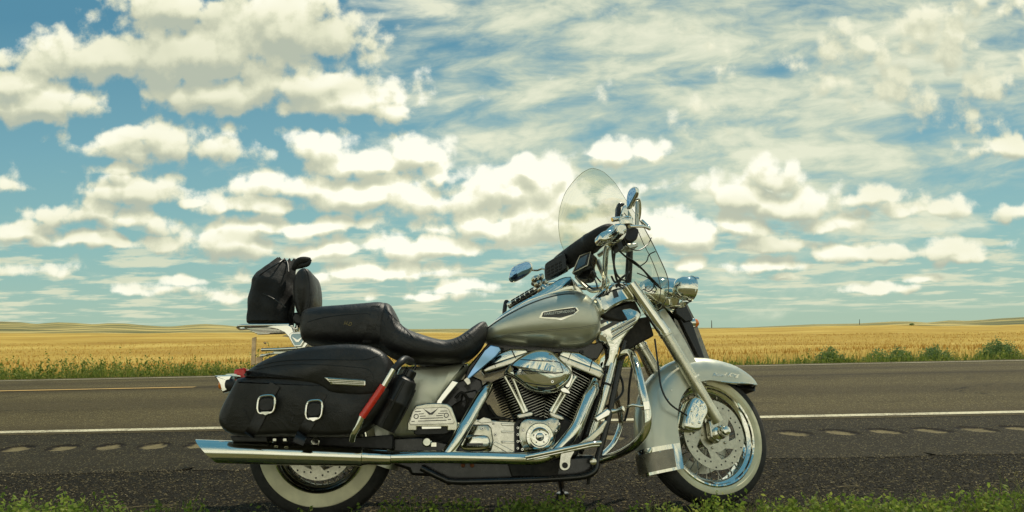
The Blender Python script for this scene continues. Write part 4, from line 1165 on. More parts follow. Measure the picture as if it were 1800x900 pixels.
# mirrors
def mirror(outline, P, nw, stem, lab):
    pl = PLN(P, nw); a = MB()
    Pn = [pl(x, y) for x, y in outline]
    pillow(a, Pn, nw, [(.016, -.030), (.004, -.020), (0, -.008), (0, -.001), (.0015, 0)], closed_k=4)
    m = a.build('mirror', M_chrome, hb); m['label'] = lab
    a = MB(); pillow(a, Pn, nw, [(.004, -.001), (.004, .0012), (.0045, .0014)], closed_k=4); a.build('mirror_glass', M_mirror, m)
    a = MB(); tube(a, stem, .0058, 10); a.build('mirror_stem', M_chrome, m)
nwF = MI @ Vector((-.45, -.88, -.02)).normalized()
mirror([(894, 488), (899, 472), (910, 464), (926, 459), (934, 464), (934, 475), (924, 485), (908, 494), (898, 496)], S(915, 478, -.46), nwF, [S(930, 474, -.46), S(944, 475, -.42), S(954, 472, -.36), S(962, 478, -.30), S(962, 492, -.28)], 'far mirror with a blue sky reflection coloured into its glass')
nwN = MI @ Vector((-.97, -.20, -.12)).normalized()
nwN = MI @ Vector((-.80, -.60, -.05)).normalized()
mirror([(1101, 352), (1104, 338), (1110, 330), (1117, 329), (1119, 340), (1112, 356), (1106, 366), (1102, 367)], S(1109, 348, .34), nwN, [S(1115, 350, .35), S(1124, 352, .34), S(1125, 375, .31), S(1120, 396, .28)], 'near mirror seen nearly edge on')
a = MB(); prism(a, bx(S, [(1119, 352), (1126, 352), (1124, 396), (1118, 396)], .30), ns, .014); a.build('mirror_bracket', M_satin, hb, bevel=.003)
a = MB(); prism(a, bx(S, [(1088, 356), (1098, 357), (1098, 360), (1092, 361), (1092, 383), (1084, 383), (1085, 364)], .24), ns, .02); a.build('screen_clamp', M_gloss, hb, bevel=.002)
a = MB(); tube(a, [S(1076, 386, .24), S(1090, 384, .24)], .011, 12, smoothp=False); prism(a, bx(S, [(1089, 384), (1096, 362), (1100, 360), (1112, 382), (1106, 384), (1098, 374), (1092, 386)], .26), ns, .008); a.build('clamp_bracket', M_chrome, hb, bevel=.002)
# handlebar risers/bracing seen under the bag
a = MB(); tube(a, [S(1052, 449, .02), S(1078, 432, .10)], .010, 10, smoothp=False); tube(a, [S(1050, 458, -.02), S(1068, 498, .0)], .0125, 10, smoothp=False); a.build('riser', M_satin, hb)
a = MB(); tube(a, [S(1107, 430, .10), S(1106, 462, .08), S(1104, 496, .05)], .016, 12); a.build('riser_cover', M_black, hb)
# cables
cab = MB()
def cable(pts, r=.0036): tube(cab, [S(*p) for p in pts], r, 7, k=7)
cable([(1075, 420, .24), (1086, 438, .22), (1108, 458, .20), (1130, 474, .18), (1146, 494, .16), (1163, 508, .15)], .0042)
cable([(1078, 416, .25), (1092, 444, .22), (1118, 462, .2), (1140, 484, .18), (1158, 502, .15)], .0038)
cable([(1070, 425, .24), (1080, 440, .22), (1079, 462, .20), (1083, 488, .18), (1090, 502, .14)], .0052)
cable([(1076, 428, .25), (1077, 452, .22), (1084, 482, .20), (1098, 492, .18), (1104, 470, .18), (1102, 450, .18)], .0045)
cable([(1096, 416, .29), (1104, 434, .28), (1122, 440, .26), (1138, 430, .24), (1145, 418, .23)], .0026)
cable([(1122, 470, .2), (1136, 460, .22), (1141, 448, .22), (1152, 442, .23)], .0026)
cable([(1120, 480, .15), (1138, 488, .15), (1150, 500, .16), (1142, 512, .15), (1130, 508, .13)], .0026)
cable([(1148, 500, .15), (1154, 508, .15), (1150, 515, .15)], .0022)
cable([(1075, 486, .1), (1082, 496, .12), (1096, 486, .14), (1106, 478, .12)], .005)
cable([(1083, 505, .12), (1094, 488, .13), (1104, 482, .12)], .005)
cable([(1020, 486, -.1), (1030, 500, -.05), (1044, 509, .0), (1056, 510, .05)], .006)
cable([(1034, 482, -.1), (1046, 492, -.05), (1050, 506, 0)], .004)
cable([(1044, 462, .0), (1046, 482, .02), (1056, 496, .04)], .0035)
cab.build('control_cables', M_cable)
a = MB()
tube(a, [S(1012, 486, -.06), S(1024, 500, -.04), S(1040, 512, .0), (S(1056, 510, .05))], .0075, 10)
a.build('fuel_crossover_hose', M_satin)
# ---------------------------------------------------------------- fuel tank
def z_(px, py): return B(px, py, .06)
tk = MB()
tank_secs = [((849, 584), (849, 597), .05), ((853, 579), (855, 603), .085), ((870, 566), (872, 605.5), .12), ((890, 552.5), (892, 607), .138), ((929, 532), (930, 610), .150), ((965, 519.5), (966, 612), .155), ((1000, 513), (1002, 613), .155), ((1022, 518), (1022, 611.5), .150), ((1038, 530), (1036, 607), .138), ((1048, 546), (1046, 597), .110), ((1052.5, 560), (1051.5, 584), .06)]
loft(tk, [(z_(*a), z_(*b), w) for a, b, w in tank_secs], seg=36, k=6, e=.80)
tank = tk.build('fuel_tank', M_paint, sharp=60); tbv = tk.bvh()
a = MB(); surf_line(a, tbv, [(853, 599), (872, 594), (900, 587), (940, 582), (980, 578.5), (1020, 575), (1050, 570)], .0011, lift=-.0002)
surf_line(a, tbv, [(853, 601), (872, 596.5), (900, 589.5), (940, 584.5), (980, 581), (1020, 577.5), (1050, 572.5)], .0007, lift=-.0002)
a.build('pinstripe', M_pin, tank)
a = MB()
con = [(856, 581), (866, 567), (880, 554), (905, 537), (940, 518), (962, 504), (984, 489.5), (1000, 485.5), (1006, 488), (1011, 506), (1006, 514), (984, 517), (950, 525), (925, 534), (890, 553), (862, 575)]
pillow(a, bx(B, con, .058), YN, [(.004, -.116), (0, -.105), (0, -.010), (.003, -.003), (.007, 0)], closed_k=3)
cons = a.build('tank_console', M_chrome, tank)
a = MB(); surf_line(a, tbv, [(851, 581.5), (862, 573.5), (878, 562.5), (900, 549.5), (930, 535), (962, 523.5), (990, 517.5), (1010, 517)], .0028, lift=.0008); a.build('console_gasket', M_black, tank)
a = MB(); disc(a, z_(996, 517) + Vector((0, .0, .0)), Vector((0, -.3, 1)), .026, .010, 24); disc(a, B(975, 508, -.04), Vector((0, 0, 1)), .030, .016, 24); a.build('fuel_cap', M_chrome, tank)
a = MB(); pr = bx(B, [(1006, 489), (1013, 496), (1030, 520), (1026, 522), (1012, 512)], .03); prism(a, pr, YN, .06); a.build('console_nose', M_chrome, tank, bevel=.006)
# badge
def badge(f, poly, lift, thick, mat, nm, par, k=4):
    P = []
    for i in range(len(poly)):
        x0, y0 = poly[i]; x1, y1 = poly[(i + 1) % len(poly)]
        for q in range(k):
            t = q / k; p = surf_point(tbv, x0 + (x1 - x0) * t, y0 + (y1 - y0) * t, lift); P.append(p)
    nrm = poly_n([p - P[0] for p in P]); nrm = nrm if nrm.dot(YN) > 0 else -nrm
    b = MB(); prism(b, P, nrm, thick); return b.build(nm, mat, par, smooth=False)
bd = badge(tbv, [(947.5, 559.2), (952.8, 548.6), (985, 542.8), (1012.5, 539.2), (1017.5, 546), (1009, 554), (986, 563), (975, 561.2)], .0040, .005, M_chrome, 'tank_badge', tank)
badge(tbv, [(952, 557.3), (955, 549.6), (985, 544.4), (1011, 540.9), (1014.6, 546), (1008, 552.2), (985.5, 558.8), (975, 558)], .0050, .002, M_badge, 'badge_panel', bd)
a = MB()
def pb(u, v):
    x = 956.2 + 53.2 * u; yb = 555.0 - 6.2 * u; h = 4.7 + 2.0 * (1 - abs(2 * u - 1)) * .0
    return surf_point(tbv, x + .5 * v, yb - h * v, .0066)
write(a, 'HARLEY-DAVIDSON', pb)
for i in range(3):
    p = surf_point(tbv, 981 + i * 3.2, 558.2 - i * .2, .0055)
    disc(a, p, YN, .0016, .0006, 6)
a.build('badge_lettering', M_letter, bd, smooth=False)
# frame backbone and dark stuff under tank
a = MB(); prism(a, bx(B, [(858, 603), (1046, 603), (1058, 596), (1062, 612), (1050, 632), (1038, 632), (1020, 622), (870, 618), (850, 640), (830, 660), (815, 668), (822, 645)], .05), YN, .10); a.build('frame_backbone', M_frame, bevel=.006)

# ---------------------------------------------------------------- seats
s1 = MB()
loft(s1, [(B(*a, .10), B(*b, .10), w) for a, b, w in [((534, 566), (534, 590), .05), ((537, 554), (537, 602), .10), ((548, 547), (548, 607), .135), ((575, 543.5), (575, 610), .15), ((610, 541), (610, 612), .155), ((645, 538), (645, 614), .155), ((670, 536), (668, 616), .15), ((684, 540), (680, 618), .14), ((690, 552), (686, 614), .10)]], seg=32, k=5, e=.55)
ps_ = s1.build('pillion_seat', M_seat, sharp=60); pbv = s1.bvh()
a = MB(); surf_line(a, pbv, [(540, 566), (570, 558), (610, 553), (640, 551), (652, 552)], .0016); a.build('seat_seam', M_black, ps_)
a = MB(); V = []
for i, (x, y) in enumerate([(660, 537), (657, 556), (652, 578), (645, 600), (640, 612)]):
    for dx in (-7.5, 7.5):
        p = surf_point(pbv, x + dx, y + (1.0 if i == 0 else 0), .003) or B(x + dx, y, .155); V.append(p)
m = len(V); V += [v - YN * .004 for v in V]
Fc = [(2 * i, 2 * i + 1, 2 * i + 3, 2 * i + 2) for i in range(4)] + [(m + 2 * i, m + 2 * i + 2, m + 2 * i + 3, m + 2 * i + 1) for i in range(4)]
for k_ in (0, 1): Fc += [(2 * i + k_, 2 * i + 2 + k_, m + 2 * i + 2 + k_, m + 2 * i + k_) for i in range(4)]
a.add(V, Fc); 
tube(a, [B(653, 537.5, .13), B(654, 535.8, 0), B(655, 540, -.13)], .006, 8)
a.build('grab_strap', M_seat, ps_)
a = MB()
def pthumb(u, v): return surf_point(pbv, 604 + 15 * u, 571 + 2.5 * u - 7 * v, .0012)
write(a, 'H-D', pthumb, .5); a.build('gold_stitched_mark', M_gold, ps_, smooth=False)
s2 = MB()
loft(s2, [(B(*a, .11), B(*b, .11), w) for a, b, w in [((666, 541), (652, 606), .06), ((676, 535.5), (664, 614), .12), ((688, 539), (677, 622), .150), ((697, 553), (689, 629), .165), ((706, 572), (702, 634), .175), ((722, 584), (718, 638), .185), ((745, 593), (742, 641), .19), ((768, 600), (768, 642), .19), ((786, 602), (790, 642), .185), ((804, 597), (810, 639), .175), ((820, 586), (828, 630), .155), ((834, 575), (843, 617), .125), ((845, 568), (852, 603), .09), ((853, 567), (857, 588), .05), ((857, 573), (859, 580), .02)]], seg=36, k=5, e=.66)
rs_ = s2.build('rider_seat', M_seat, sharp=60); rbv = s2.bvh()
a = MB()
surf_line(a, rbv, [(688, 560), (700, 590), (715, 603), (745, 613), (775, 617), (800, 614), (825, 598), (846, 576)], .0014)
surf_line(a, rbv, [(675, 545), (672, 560), (676, 572)], .0016)
a.build('seat_seam', M_black, rs_)
a = MB()                                                   # gathered pleats on the rider's back rest roll
for i in range(9):
    t = i / 8; x0, y0 = 680 + 42 * t, 544 + 44 * t; x1, y1 = x0 + 5 + 4 * t, y0 + 18 - 3 * t
    surf_line(a, rbv, [(x0 - 2, y0 - 2), ((x0 + x1) / 2 + 1.5, (y0 + y1) / 2), (x1 - 5, y1)], .0018, lift=.0)
for i in range(6):
    t = i / 5; x0, y0 = 792 + 30 * t, 601 - 18 * t
    surf_line(a, rbv, [(x0, y0 + 1), (x0 + 5, y0 + 7), (x0 + 12, y0 + 9)], .0016, lift=.0)
a.build('pleats', M_seat, rs_)

# ---------------------------------------------------------------- side cover, rear fender
a = MB()
pillow(a, bx(B, [(700, 648), (716, 643), (770, 642), (821, 638), (814, 655), (797, 676), (780, 698), (771, 716), (764, 745), (752, 766), (716, 770), (690, 768), (684, 740), (686, 690)], .16), YN, [(0, -.30), (0, -.03), (.006, -.012), (.020, 0)], closed_k=3)
sv = a.build('side_cover', M_paint, sharp=60)
a = MB(); prism(a, bx(B, [(795, 668), (806, 672), (778, 706), (772, 722), (764, 722), (768, 704)], .175), YN, .015); a.build('cover_strip', M_chrome, sv, bevel=.003)
# rear fender shell over the rear wheel
a = MB(); V = []; A_ = [rad(x) for x in range(-20, 151, 10)]; K = 13
for side in (0, 1):
    for t in A_:
        for q in range(K):
            b = rad(-90 + 180 * q / (K - 1)); g = -.003 * side
            rr = .245 + (.105 + g) * abs(math.cos(b)) ** .5; lat = (.095 + g) * math.copysign(abs(math.sin(b)) ** .8, math.sin(b))
            V.append(RC + Vector((math.cos(t) * rr, -lat, math.sin(t) * rr)))
n = K; m = len(A_); Fc = []
for side in (0, 1):
    o = side * n * m
    for i in range(m - 1):
        for q in range(n - 1):
            f = (o + i * n + q, o + (i + 1) * n + q, o + (i + 1) * n + q + 1, o + i * n + q + 1); Fc.append(f if side else f[::-1])
o = n * m
for i in range(m - 1):
    for q in (0, n - 1): Fc.append((i * n + q, (i + 1) * n + q, o + (i + 1) * n + q, o + i * n + q))
for i in (0, m - 1):
    for q in range(n - 1): Fc.append((i * n + q, i * n + q + 1, o + i * n + q + 1, o + i * n + q))
a.add(V, Fc); a.build('rear_fender', M_paint, sharp=60)

# chrome trim under the seat nose, blue reflection put into its colour
a = MB(); prism(a, bx(B, [(851, 615), (862, 606), (878, 609), (881, 616), (872, 627), (846, 649), (828, 664), (816, 672), (826, 652)], .17), YN, .02); a.build('heat_deflector', M_mirror, bevel=.005)
a = MB(); prism(a, bx(B, [(814, 668), (821, 662), (826, 666), (828, 674), (822, 678)], .172), YN, .03); a.build('deflector_bracket', M_cast, bevel=.003)

# ---------------------------------------------------------------- engine
eng = bpy.data.objects.new('engine', None); COL.objects.link(eng); eng.parent = ROOT
def cylinder(bp, tp, R_, n, par):
    p0, p1 = B(*bp, 0), B(*tp, 0); ax = (p1 - p0).normalized(); L = (p1 - p0).length; cyl = MB()
    prof, ms = [(0, 0), (R_ * .66, 0)], [0]
    for i in range(n):
        z0 = L * (i + .25) / n; z1 = z0 + L / n * .30
        rr = R_ * (1.0 if i > n * .25 else .82 + .18 * i / (n * .25))
        prof += [(R_ * .68, z0), (rr - .003, z0), (rr, (z0 + z1) / 2 - .0006), (rr, (z0 + z1) / 2 + .0006), (rr - .003, z1), (R_ * .68, z1)]; ms += [0, 0, 0, 1, 0, 0]
    prof += [(R_ * .66, L), (0, L)]; ms += [0, 0]
    # squarish fins: superellipse
    u = Vector((0, -1, 0)); w = ax.cross(u); V = []; seg = 44
    for r, h in prof:
        for q in range(seg):
            a_ = 2 * math.pi * (q + .5) / seg; c_, s_ = math.cos(a_), math.sin(a_); kk = (abs(c_) ** 3.2 + abs(s_) ** 3.2) ** (-1 / 3.2)
            V.append(p0 + ax * h + (u * c_ * 1.0 + w * s_) * max(r, 1e-4) * kk)
    Fc = []; mm = []
    for i in range(len(prof) - 1):
        for q in range(seg): Fc.append((i * seg + q, i * seg + (q + 1) % seg, (i + 1) * seg + (q + 1) % seg, (i + 1) * seg + q)); mm.append(ms[i] if i < len(ms) else 0)
    cyl.add(V, Fc, mm)
    return cyl.build('cylinder', [M_black, M_edge], par, sharp=25)
cylinder((940, 748), (903, 656), .118, 22, eng); cylinder((968, 748), (1013, 660), .118, 22, eng)
def rocker(pts_list, lab):
    r = bpy.data.objects.new('rocker_cover', None); COL.objects.link(r); r.parent = eng
    for nm, pts, off, dep in pts_list:
        a = MB(); pillow(a, bx(B, pts, off), YN, [(0, -dep), (0, -.014), (.004, -.004), (.010, 0)], closed_k=0); a.build(nm, M_cast if nm == 'rocker_base' else M_chrome, r, sharp=45, bevel=.0025)
rocker([('rocker_base', [(846, 650), (851, 643), (926, 618), (930, 626), (928, 634), (852, 657)], .122, .24), ('rocker_top', [(855, 641), (866, 627), (884, 617), (898, 612), (926, 613), (929, 619), (926, 624), (856, 648)], .112, .22)], 'r')
rocker([('rocker_base', [(980, 628), (984, 622), (1058, 650), (1063, 658), (1056, 668), (984, 638)], .122, .24), ('rocker_top', [(983, 622), (988, 616), (1018, 618), (1040, 630), (1060, 645), (1062, 654), (1056, 656), (984, 630)], .112, .22)], 'f')
a = MB()
for pts in ([(866, 628), (871, 645)], [(899, 613), (907, 630)], [(1005, 618), (998, 634)], [(1042, 633), (1036, 652)]): tube(a, [B(*pts[0], .118), B(*pts[1], .1245)], .0016, 5, smoothp=False)
a.build('cover_joint', M_black, eng)
a = MB()
for x, y in [(882, 616), (1022, 621), (1042, 641), (1060, 652)]: disc(a, B(x, y, .10), Vector((0, 0, 1)), .010, .012, 6)
a.build('cover_bolts', M_black, eng)
# air cleaner
a = MB()
ac = [(886, 655), (893, 645), (905, 634), (918, 625), (934, 617), (952, 614), (968, 617), (979, 625), (988, 634), (1000, 645), (1005, 654), (1004, 664), (998, 674), (988, 683), (975, 690), (958, 692), (943, 690), (928, 684), (914, 673), (900, 663), (889, 659)]
pillow(a, bx(B, ac, .20), YN, [(.004, -.060), (0, -.050), (0, 0), (.003, .008), (.008, .016), (.016, .024), (.028, .031), (.042, .036)], closed_k=2)
acl = a.build('air_cleaner', M_chrome, eng, sharp=80); abv = a.bvh()
a = MB()
surf_line(a, abv, [(915, 632), (945, 634), (970, 635), (984, 637)], .0022); surf_line(a, abv, [(898, 653), (915, 651), (940, 653), (975, 656), (990, 654)], .0024); surf_line(a, abv, [(984, 637), (988, 647), (990, 654)], .0018); surf_line(a, abv, [(918, 671), (945, 676), (972, 678), (984, 672)], .0020)
a.build('cover_groove', M_badge, acl)
a = MB()
for x, y in [(914, 651), (972, 634.5), (971, 671)]:
    p = surf_point(abv, x, y, -.001); disc(a, p, YN, .0062, .003, 16, 0); disc(a, p + YN * .0024, YN, .0036, .001, 6, 1)
a.build('cover_screw', [M_chrome, M_badge], acl)
# horn cover / carburettor chrome next to it
a = MB()
pillow(a, bx(B, [(992, 641), (1002, 642), (1007, 652), (1004, 664), (996, 668), (990, 660)], .17), YN, [(0, -.05), (0, -.01), (.006, .003)], closed_k=3)
pillow(a, bx(B, [(994, 668), (1003, 655), (1008, 660), (1004, 675), (1000, 682), (993, 680)], .19), YN, [(0, -.05), (0, -.01), (.004, .003)], closed_k=3)
pillow(a, bx(B, [(984, 684), (992, 680), (1001, 686), (1003, 693), (996, 692), (988, 690)], .19), YN, [(0, -.04), (0, -.008), (.004, .002)], closed_k=3)
a.build('intake_cover', M_chrome, eng)
# pushrod tubes with collars
for (x0, y0, x1, y1) in [(888, 662, 921, 726), (902, 664, 925, 724), (1012, 662, 973, 727), (1000, 664, 968, 724)]:
    r = MB(); p0, p1 = B(x0, y0, .145), B(x1, y1, .150); dd = (p1 - p0).normalized()
    tube(r, [p0, p1], .0080, 14, smoothp=False); tube(r, [p0 + dd * .0, p0 + dd * .010], .0110, 14, smoothp=False); tube(r, [p1 - dd * .034, p1], .0105, 14, smoothp=False); tube(r, [p1 - dd * .012, p1], .0135, 14, smoothp=False)
    r.build('pushrod_tube', M_chrome, eng)
for pts in ([(907, 732), (910, 727), (934, 722), (939, 727), (936, 732), (912, 737)], [(964, 727), (968, 722), (990, 731), (993, 738), (987, 740), (968, 733)]):
    r = MB(); pillow(r, bx(B, pts, .155), YN, [(0, -.07), (0, -.008), (.004, 0)], closed_k=0); r.build('tappet_block', M_cast, eng, sharp=40, bevel=.003)
# crankcase, gear cover
a = MB(); prism(a, bx(B, [(905, 738), (925, 728), (960, 735), (992, 730), (1010, 745), (1022, 775), (1016, 802), (960, 812), (905, 806), (895, 770)], .12), YN, .24); a.build('crankcase', M_black, eng, bevel=.01)
a = MB()
pillow(a, bx(B, [(915, 742), (928, 735), (946, 737), (958, 737), (969, 733), (984, 738), (986, 756), (979, 764), (976, 780), (966, 797), (944, 800), (922, 796), (914, 780), (911, 760)], .165), YN, [(0, -.05), (0, -.012), (.004, -.003), (.010, 0)], closed_k=2)
gc = a.build('gear_cover', M_cast, eng)
a = MB(); c = B(948.5, 768, .165)
lathe(a, c, YN, [(0, -.01), (.060, -.01), (.060, .004), (.056, .010), (.046, .0115), (.044, .009), (.042, .009), (.041, .014), (.038, .016), (.032, .0145), (.018, .0145), (.016, .018), (.010, .021), (0, .022)], 56)
tcv = a.build('timer_cover', M_chrome, gc)
a = MB()
for i in range(5):
    t = rad(90 + 72 * i); disc(a, c + Vector((math.cos(t) * .027, 0, math.sin(t) * .027)) + YN * .0142, YN, .0034, .0012, 10)
for i in (-1, 1): disc(a, c + Vector((i * .0042, 0, .003)) + YN * .0203, YN, .0026, .0012, 8)
a.build('screws', M_badge, tcv)
a = MB()
for x, y in [(932, 742), (965, 744), (982, 745), (919, 756), (977, 757), (915, 775), (918, 790)]: disc(a, B(x, y, .165), YN, .0065, .006, 12); disc(a, B(x, y, .1712), YN, .0035, .0006, 6, 1)
a.build('cover_bolts', [M_chrome, M_badge], gc)
# transmission with its silver side castings
a = MB(); prism(a, bx(B, [(812, 742), (830, 735), (860, 738), (909, 741), (909, 800), (812, 800)], .125), YN, .22); a.build('gearbox', M_cast, eng, bevel=.006)
a = MB()
P = [(815, 752), (822, 746), (858, 746), (864, 752), (868, 775), (864, 792), (852, 797), (816, 797), (808, 788), (806, 775)]
pillow(a, bx(B, P, .150), YN, [(0, -.03), (0, -.008), (.003, -.002), (.007, 0)], closed_k=0); a.build('gearbox_side_cover', M_cast, eng, sharp=45, bevel=.003)
a = MB(); pillow(a, bx(B, [(812, 769), (820, 765), (852, 765), (860, 770), (862, 780), (857, 789), (846, 793), (818, 793), (810, 788), (808, 779)], .165), YN, [(0, -.02), (0, -.010), (.003, -.004), (.009, 0)], closed_k=3); gb = a.build('clutch_release_cover', M_chrome, eng)
a = MB(); prism(a, bx(B, [(821, 779), (849, 779), (849, 783), (821, 783)], .1665), YN, .004); a.build('cover_plate', M_badge, gb)
a = MB()
for y0 in (757, 775, 744): prism(a, bx(B, [(880, y0), (905, y0 + 1), (905, y0 + 4.5), (882, y0 + 4)], .140), YN, .02)
prism(a, bx(B, [(866, 781), (871, 776), (905, 794), (905, 798), (895, 798)], .145), YN, .02)
prism(a, bx(B, [(838, 740), (850, 733), (862, 736), (866, 742), (846, 744)], .15), YN, .04)
a.build('casting_ribs', M_cast, eng, bevel=.002)
a = MB(); prism(a, bx(B, [(904, 744), (910, 742), (911, 800), (905, 800)], .150), YN, .02); a.build('case_gasket', M_black, eng)
a = MB()
for x, y in [(848, 753), (871, 764), (884, 777), (868, 744), (910, 752), (910, 764), (910, 776), (910, 788)]: disc(a, B(x, y, .151), YN, .0062, .006, 12); disc(a, B(x, y, .1572), YN, .0035, .0006, 6, 1)
a.build('case_bolts', [M_chrome, M_badge], eng)
a = MB(); prism(a, bx(B, [(822, 694), (850, 700), (864, 720), (880, 740), (838, 738), (800, 742), (790, 716)], .06), YN, .12)
prism(a, bx(B, [(738, 765), (800, 752), (815, 760), (815, 800), (738, 800)], .10), YN, .2)
tube(a, [B(858, 712, .10), B(872, 732, .1), B(888, 736, .1)], .008, 8)
tube(a, [B(800, 700, .12), B(812, 690, .12), B(822, 702, .11), B(818, 720, .1)], .007, 8)
tube(a, [B(862, 735, .14), B(880, 735, .14), B(903, 738, .14)], .004, 8)
a.build('gearbox_rear', M_grime, eng, bevel=.01)
a = MB(); disc(a, B(751, 777, .20), YN, .020, .03, 20); prism(a, bx(B, [(758, 778), (767, 778), (767, 785), (758, 785)], .21), YN, .03); a.build('swingarm_cap', M_chrome)
a = MB()
prism(a, bx(B, [(800, 672), (830, 660), (847, 668), (852, 690), (846, 712), (856, 736), (812, 742), (776, 742), (774, 706)], .0), YN, .10)
prism(a, bx(B, [(812, 690), (838, 684), (842, 706), (826, 722), (808, 716)], .06), YN, .05)
disc(a, B(822, 738, .08), YN, .030, .03, 20)
a.build('frame_infill', M_frame, bevel=.008)
# voltage regulator etc in front, black lower frame
a = MB()
prism(a, bx(B, [(690, 806), (760, 804), (930, 806), (1046, 800), (1047, 838), (1020, 843), (985, 846), (900, 850), (792, 850), (778, 840), (766, 838), (722, 836), (718, 826), (692, 818)], .10), YN, .20)
a.build('lower_frame', M_frame, bevel=.015)
a = MB()
tube(a, [B(740, 822, .15), B(776, 840, .15), B(795, 846, .15), B(850, 846, .15), B(985, 841, .15), B(1040, 832, .15), B(1052, 800, .13), B(1068, 740, .11), B(1085, 660, .08), B(1098, 600, .05)], .014, 12)
tube(a, [B(740, 822, -.15), B(776, 840, -.15), B(795, 846, -.15), B(850, 846, -.15), B(985, 841, -.15), B(1040, 832, -.15), B(1052, 800, -.13), B(1068, 740, -.11), B(1085, 660, -.08), B(1098, 600, -.05)], .014, 12)
a.build('frame_tubes', M_frame)
a = MB()
for x in (789, 817): prism(a, bx(B, [(x - 4, 848), (x + 4, 848), (x + 4, 853), (x - 4, 853)], .13), YN, .02)
for x in (814, 830): disc(a, B(x, 818, .12), YN, .010, .02, 6, 1)
prism(a, bx(B, [(892, 812), (985, 812), (980, 838), (900, 838)], .13), YN, .26)
a.build('engine_guard_pan', [M_grime, M_orange], bevel=.004)
a = MB(); prism(a, bx(B, [(690, 770), (740, 768), (900, 806), (760, 812), (692, 812)], .16), YN, .06); tube(a, [B(680, 792, .10), B(640, 790, .10), B(566, 784, .12)], .022, 10); a.build('swingarm', M_frame, bevel=.008)

# ---------------------------------------------------------------- exhaust
ex = bpy.data.objects.new('exhaust', None); COL.objects.link(ex); ex.parent = ROOT
a = MB()
# slash cut silencer
ax0, ax1 = B(400, 794.5, .33), B(640, 803, .31)
d = (ax1 - ax0).normalized(); seg = 40; V = []; upz = Vector((0, 0, 1)); upz = (upz - d * upz.dot(d)).normalized(); sd2 = d.cross(upz)
L = (ax1 - ax0).length
st = [(-.0, .0445, 1), (.15, .0445, 1), (.5, .0425, 0), (.8, .0395, 0), (.95, .0370, 0), (.97, .0385, 0), (.985, .0385, 0), (.99, .034, 0), (1.04, .030, 0), (1.12, .030, 0), (1.20, .0280, 0)]
for i, (t, r_, cut) in enumerate(st):
    for q in range(seg):
        an = 2 * math.pi * q / seg; ca = math.cos(an)
        x = t * L - (.046 * ca if i == 0 else 0) - (.078 if i == 0 else 0)
        V.append(ax0 + d * x + (upz * ca + sd2 * math.sin(an)) * r_)
Fc = [(i * seg + q, i * seg + (q + 1) % seg, (i + 1) * seg + (q + 1) % seg, (i + 1) * seg + q) for i in range(len(st) - 1) for q in range(seg)]
o = len(V)                                                # inner wall and dark bore
for j, (dx, r_) in enumerate([(0, .0420), (.12, .041)]):
    for q in range(seg):
        an = 2 * math.pi * q / seg; ca = math.cos(an); V.append(ax0 + d * (dx - .046 * ca * (1 if j == 0 else .3) - .078) + (upz * ca + sd2 * math.sin(an)) * r_)
Fc += [(q, o + q, o + (q + 1) % seg, (q + 1) % seg) for q in range(seg)] + [(o + q, o + seg + q, o + seg + (q + 1) % seg, o + (q + 1) % seg) for q in range(seg)]
mi = [0] * len(Fc); Fc.append(tuple(range(o + seg, o + 2 * seg))); mi.append(1)
a.add(V, Fc, mi); a.build('silencer', [M_chrome, M_black], ex, sharp=50)
a = MB()
tube(a, [B(676, 804, .30), B(780, 803.5, .295), B(900, 806, .28), B(945, 806, .26), B(975, 796, .22), B(992, 786, .17)], .0250, 22, k=8); a.build('lower_pipe', M_chrome, ex)
a = MB(); tube(a, [B(784, 800, .29), B(800, 778, .275), B(820, 744, .25), B(838, 712, .215), B(850, 692, .19), B(860, 678, .15)], [.022, .0265, .0265, .0265, .0255, .022], 22, k=8); a.build('rear_head_pipe', M_chrome, ex)
a = MB(); tube(a, [B(972, 800, .26), B(984, 788, .255), B(1000, 770, .25), B(1014, 750, .24), B(1024, 725, .225), B(1034, 700, .205), B(1042, 684, .17), B(1044, 672, .12)], [.022, .025, .0265, .0265, .0265, .0260, .025, .022], 22, k=8); a.build('front_head_pipe', M_chrome, ex)
a = MB(); tube(a, [B(926, 799, .27), B(970, 794, .25), B(1010, 790, .22)], .010, 12); a.build('pipe_bracket', M_black, ex)
# far silencer
a = MB(); tube(a, [B(400, 794, -.33), B(640, 800, -.31), B(760, 802, -.27), B(860, 800, -.2)], [.044, .040, .028, .026], 20, k=5); a.build('far_silencer', M_chrome, ex)

# ---------------------------------------------------------------- floorboards
def board(nm, outer, inner, off, lab=None):
    r = MB(); return r
fbd = MB()
tp_ = [(B(924, 800, .43), B(924, 800, .26)), (B(940, 797, .44), B(940, 797, .26)), (B(1040, 776, .44), B(1040, 776, .26)), (B(1055, 775, .42), B(1055, 775, .27))]
pl_top = [tp_[0][0], tp_[1][0], tp_[2][0], tp_[3][0], tp_[3][1], tp_[2][1], tp_[1][1], tp_[0][1]]
prism(fbd, [p + Vector((0, 0, -.006)) for p in pl_top], Vector((0, 0, 1)), .016)
fb_ = fbd.build('rider_floorboard', M_chrome, bevel=.004)
a = MB(); prism(a, [p * .97 + sum(pl_top, Vector()) / 8 * .03 + Vector((0, 0, .003)) for p in pl_top], Vector((0, 0, 1)), .010); a.build('rubber_pad', M_rubber, fb_, bevel=.003)
a = MB(); tube(a, [tp_[0][0] + Vector((0, -.002, -.007)), tp_[1][0] + Vector((0, -.002, -.007)), tp_[2][0] + Vector((0, -.002, -.007)), tp_[3][0] + Vector((0, -.002, -.007))], .0085, 10, smoothp=False); a.build('edge_trim', M_chrome, fb_)
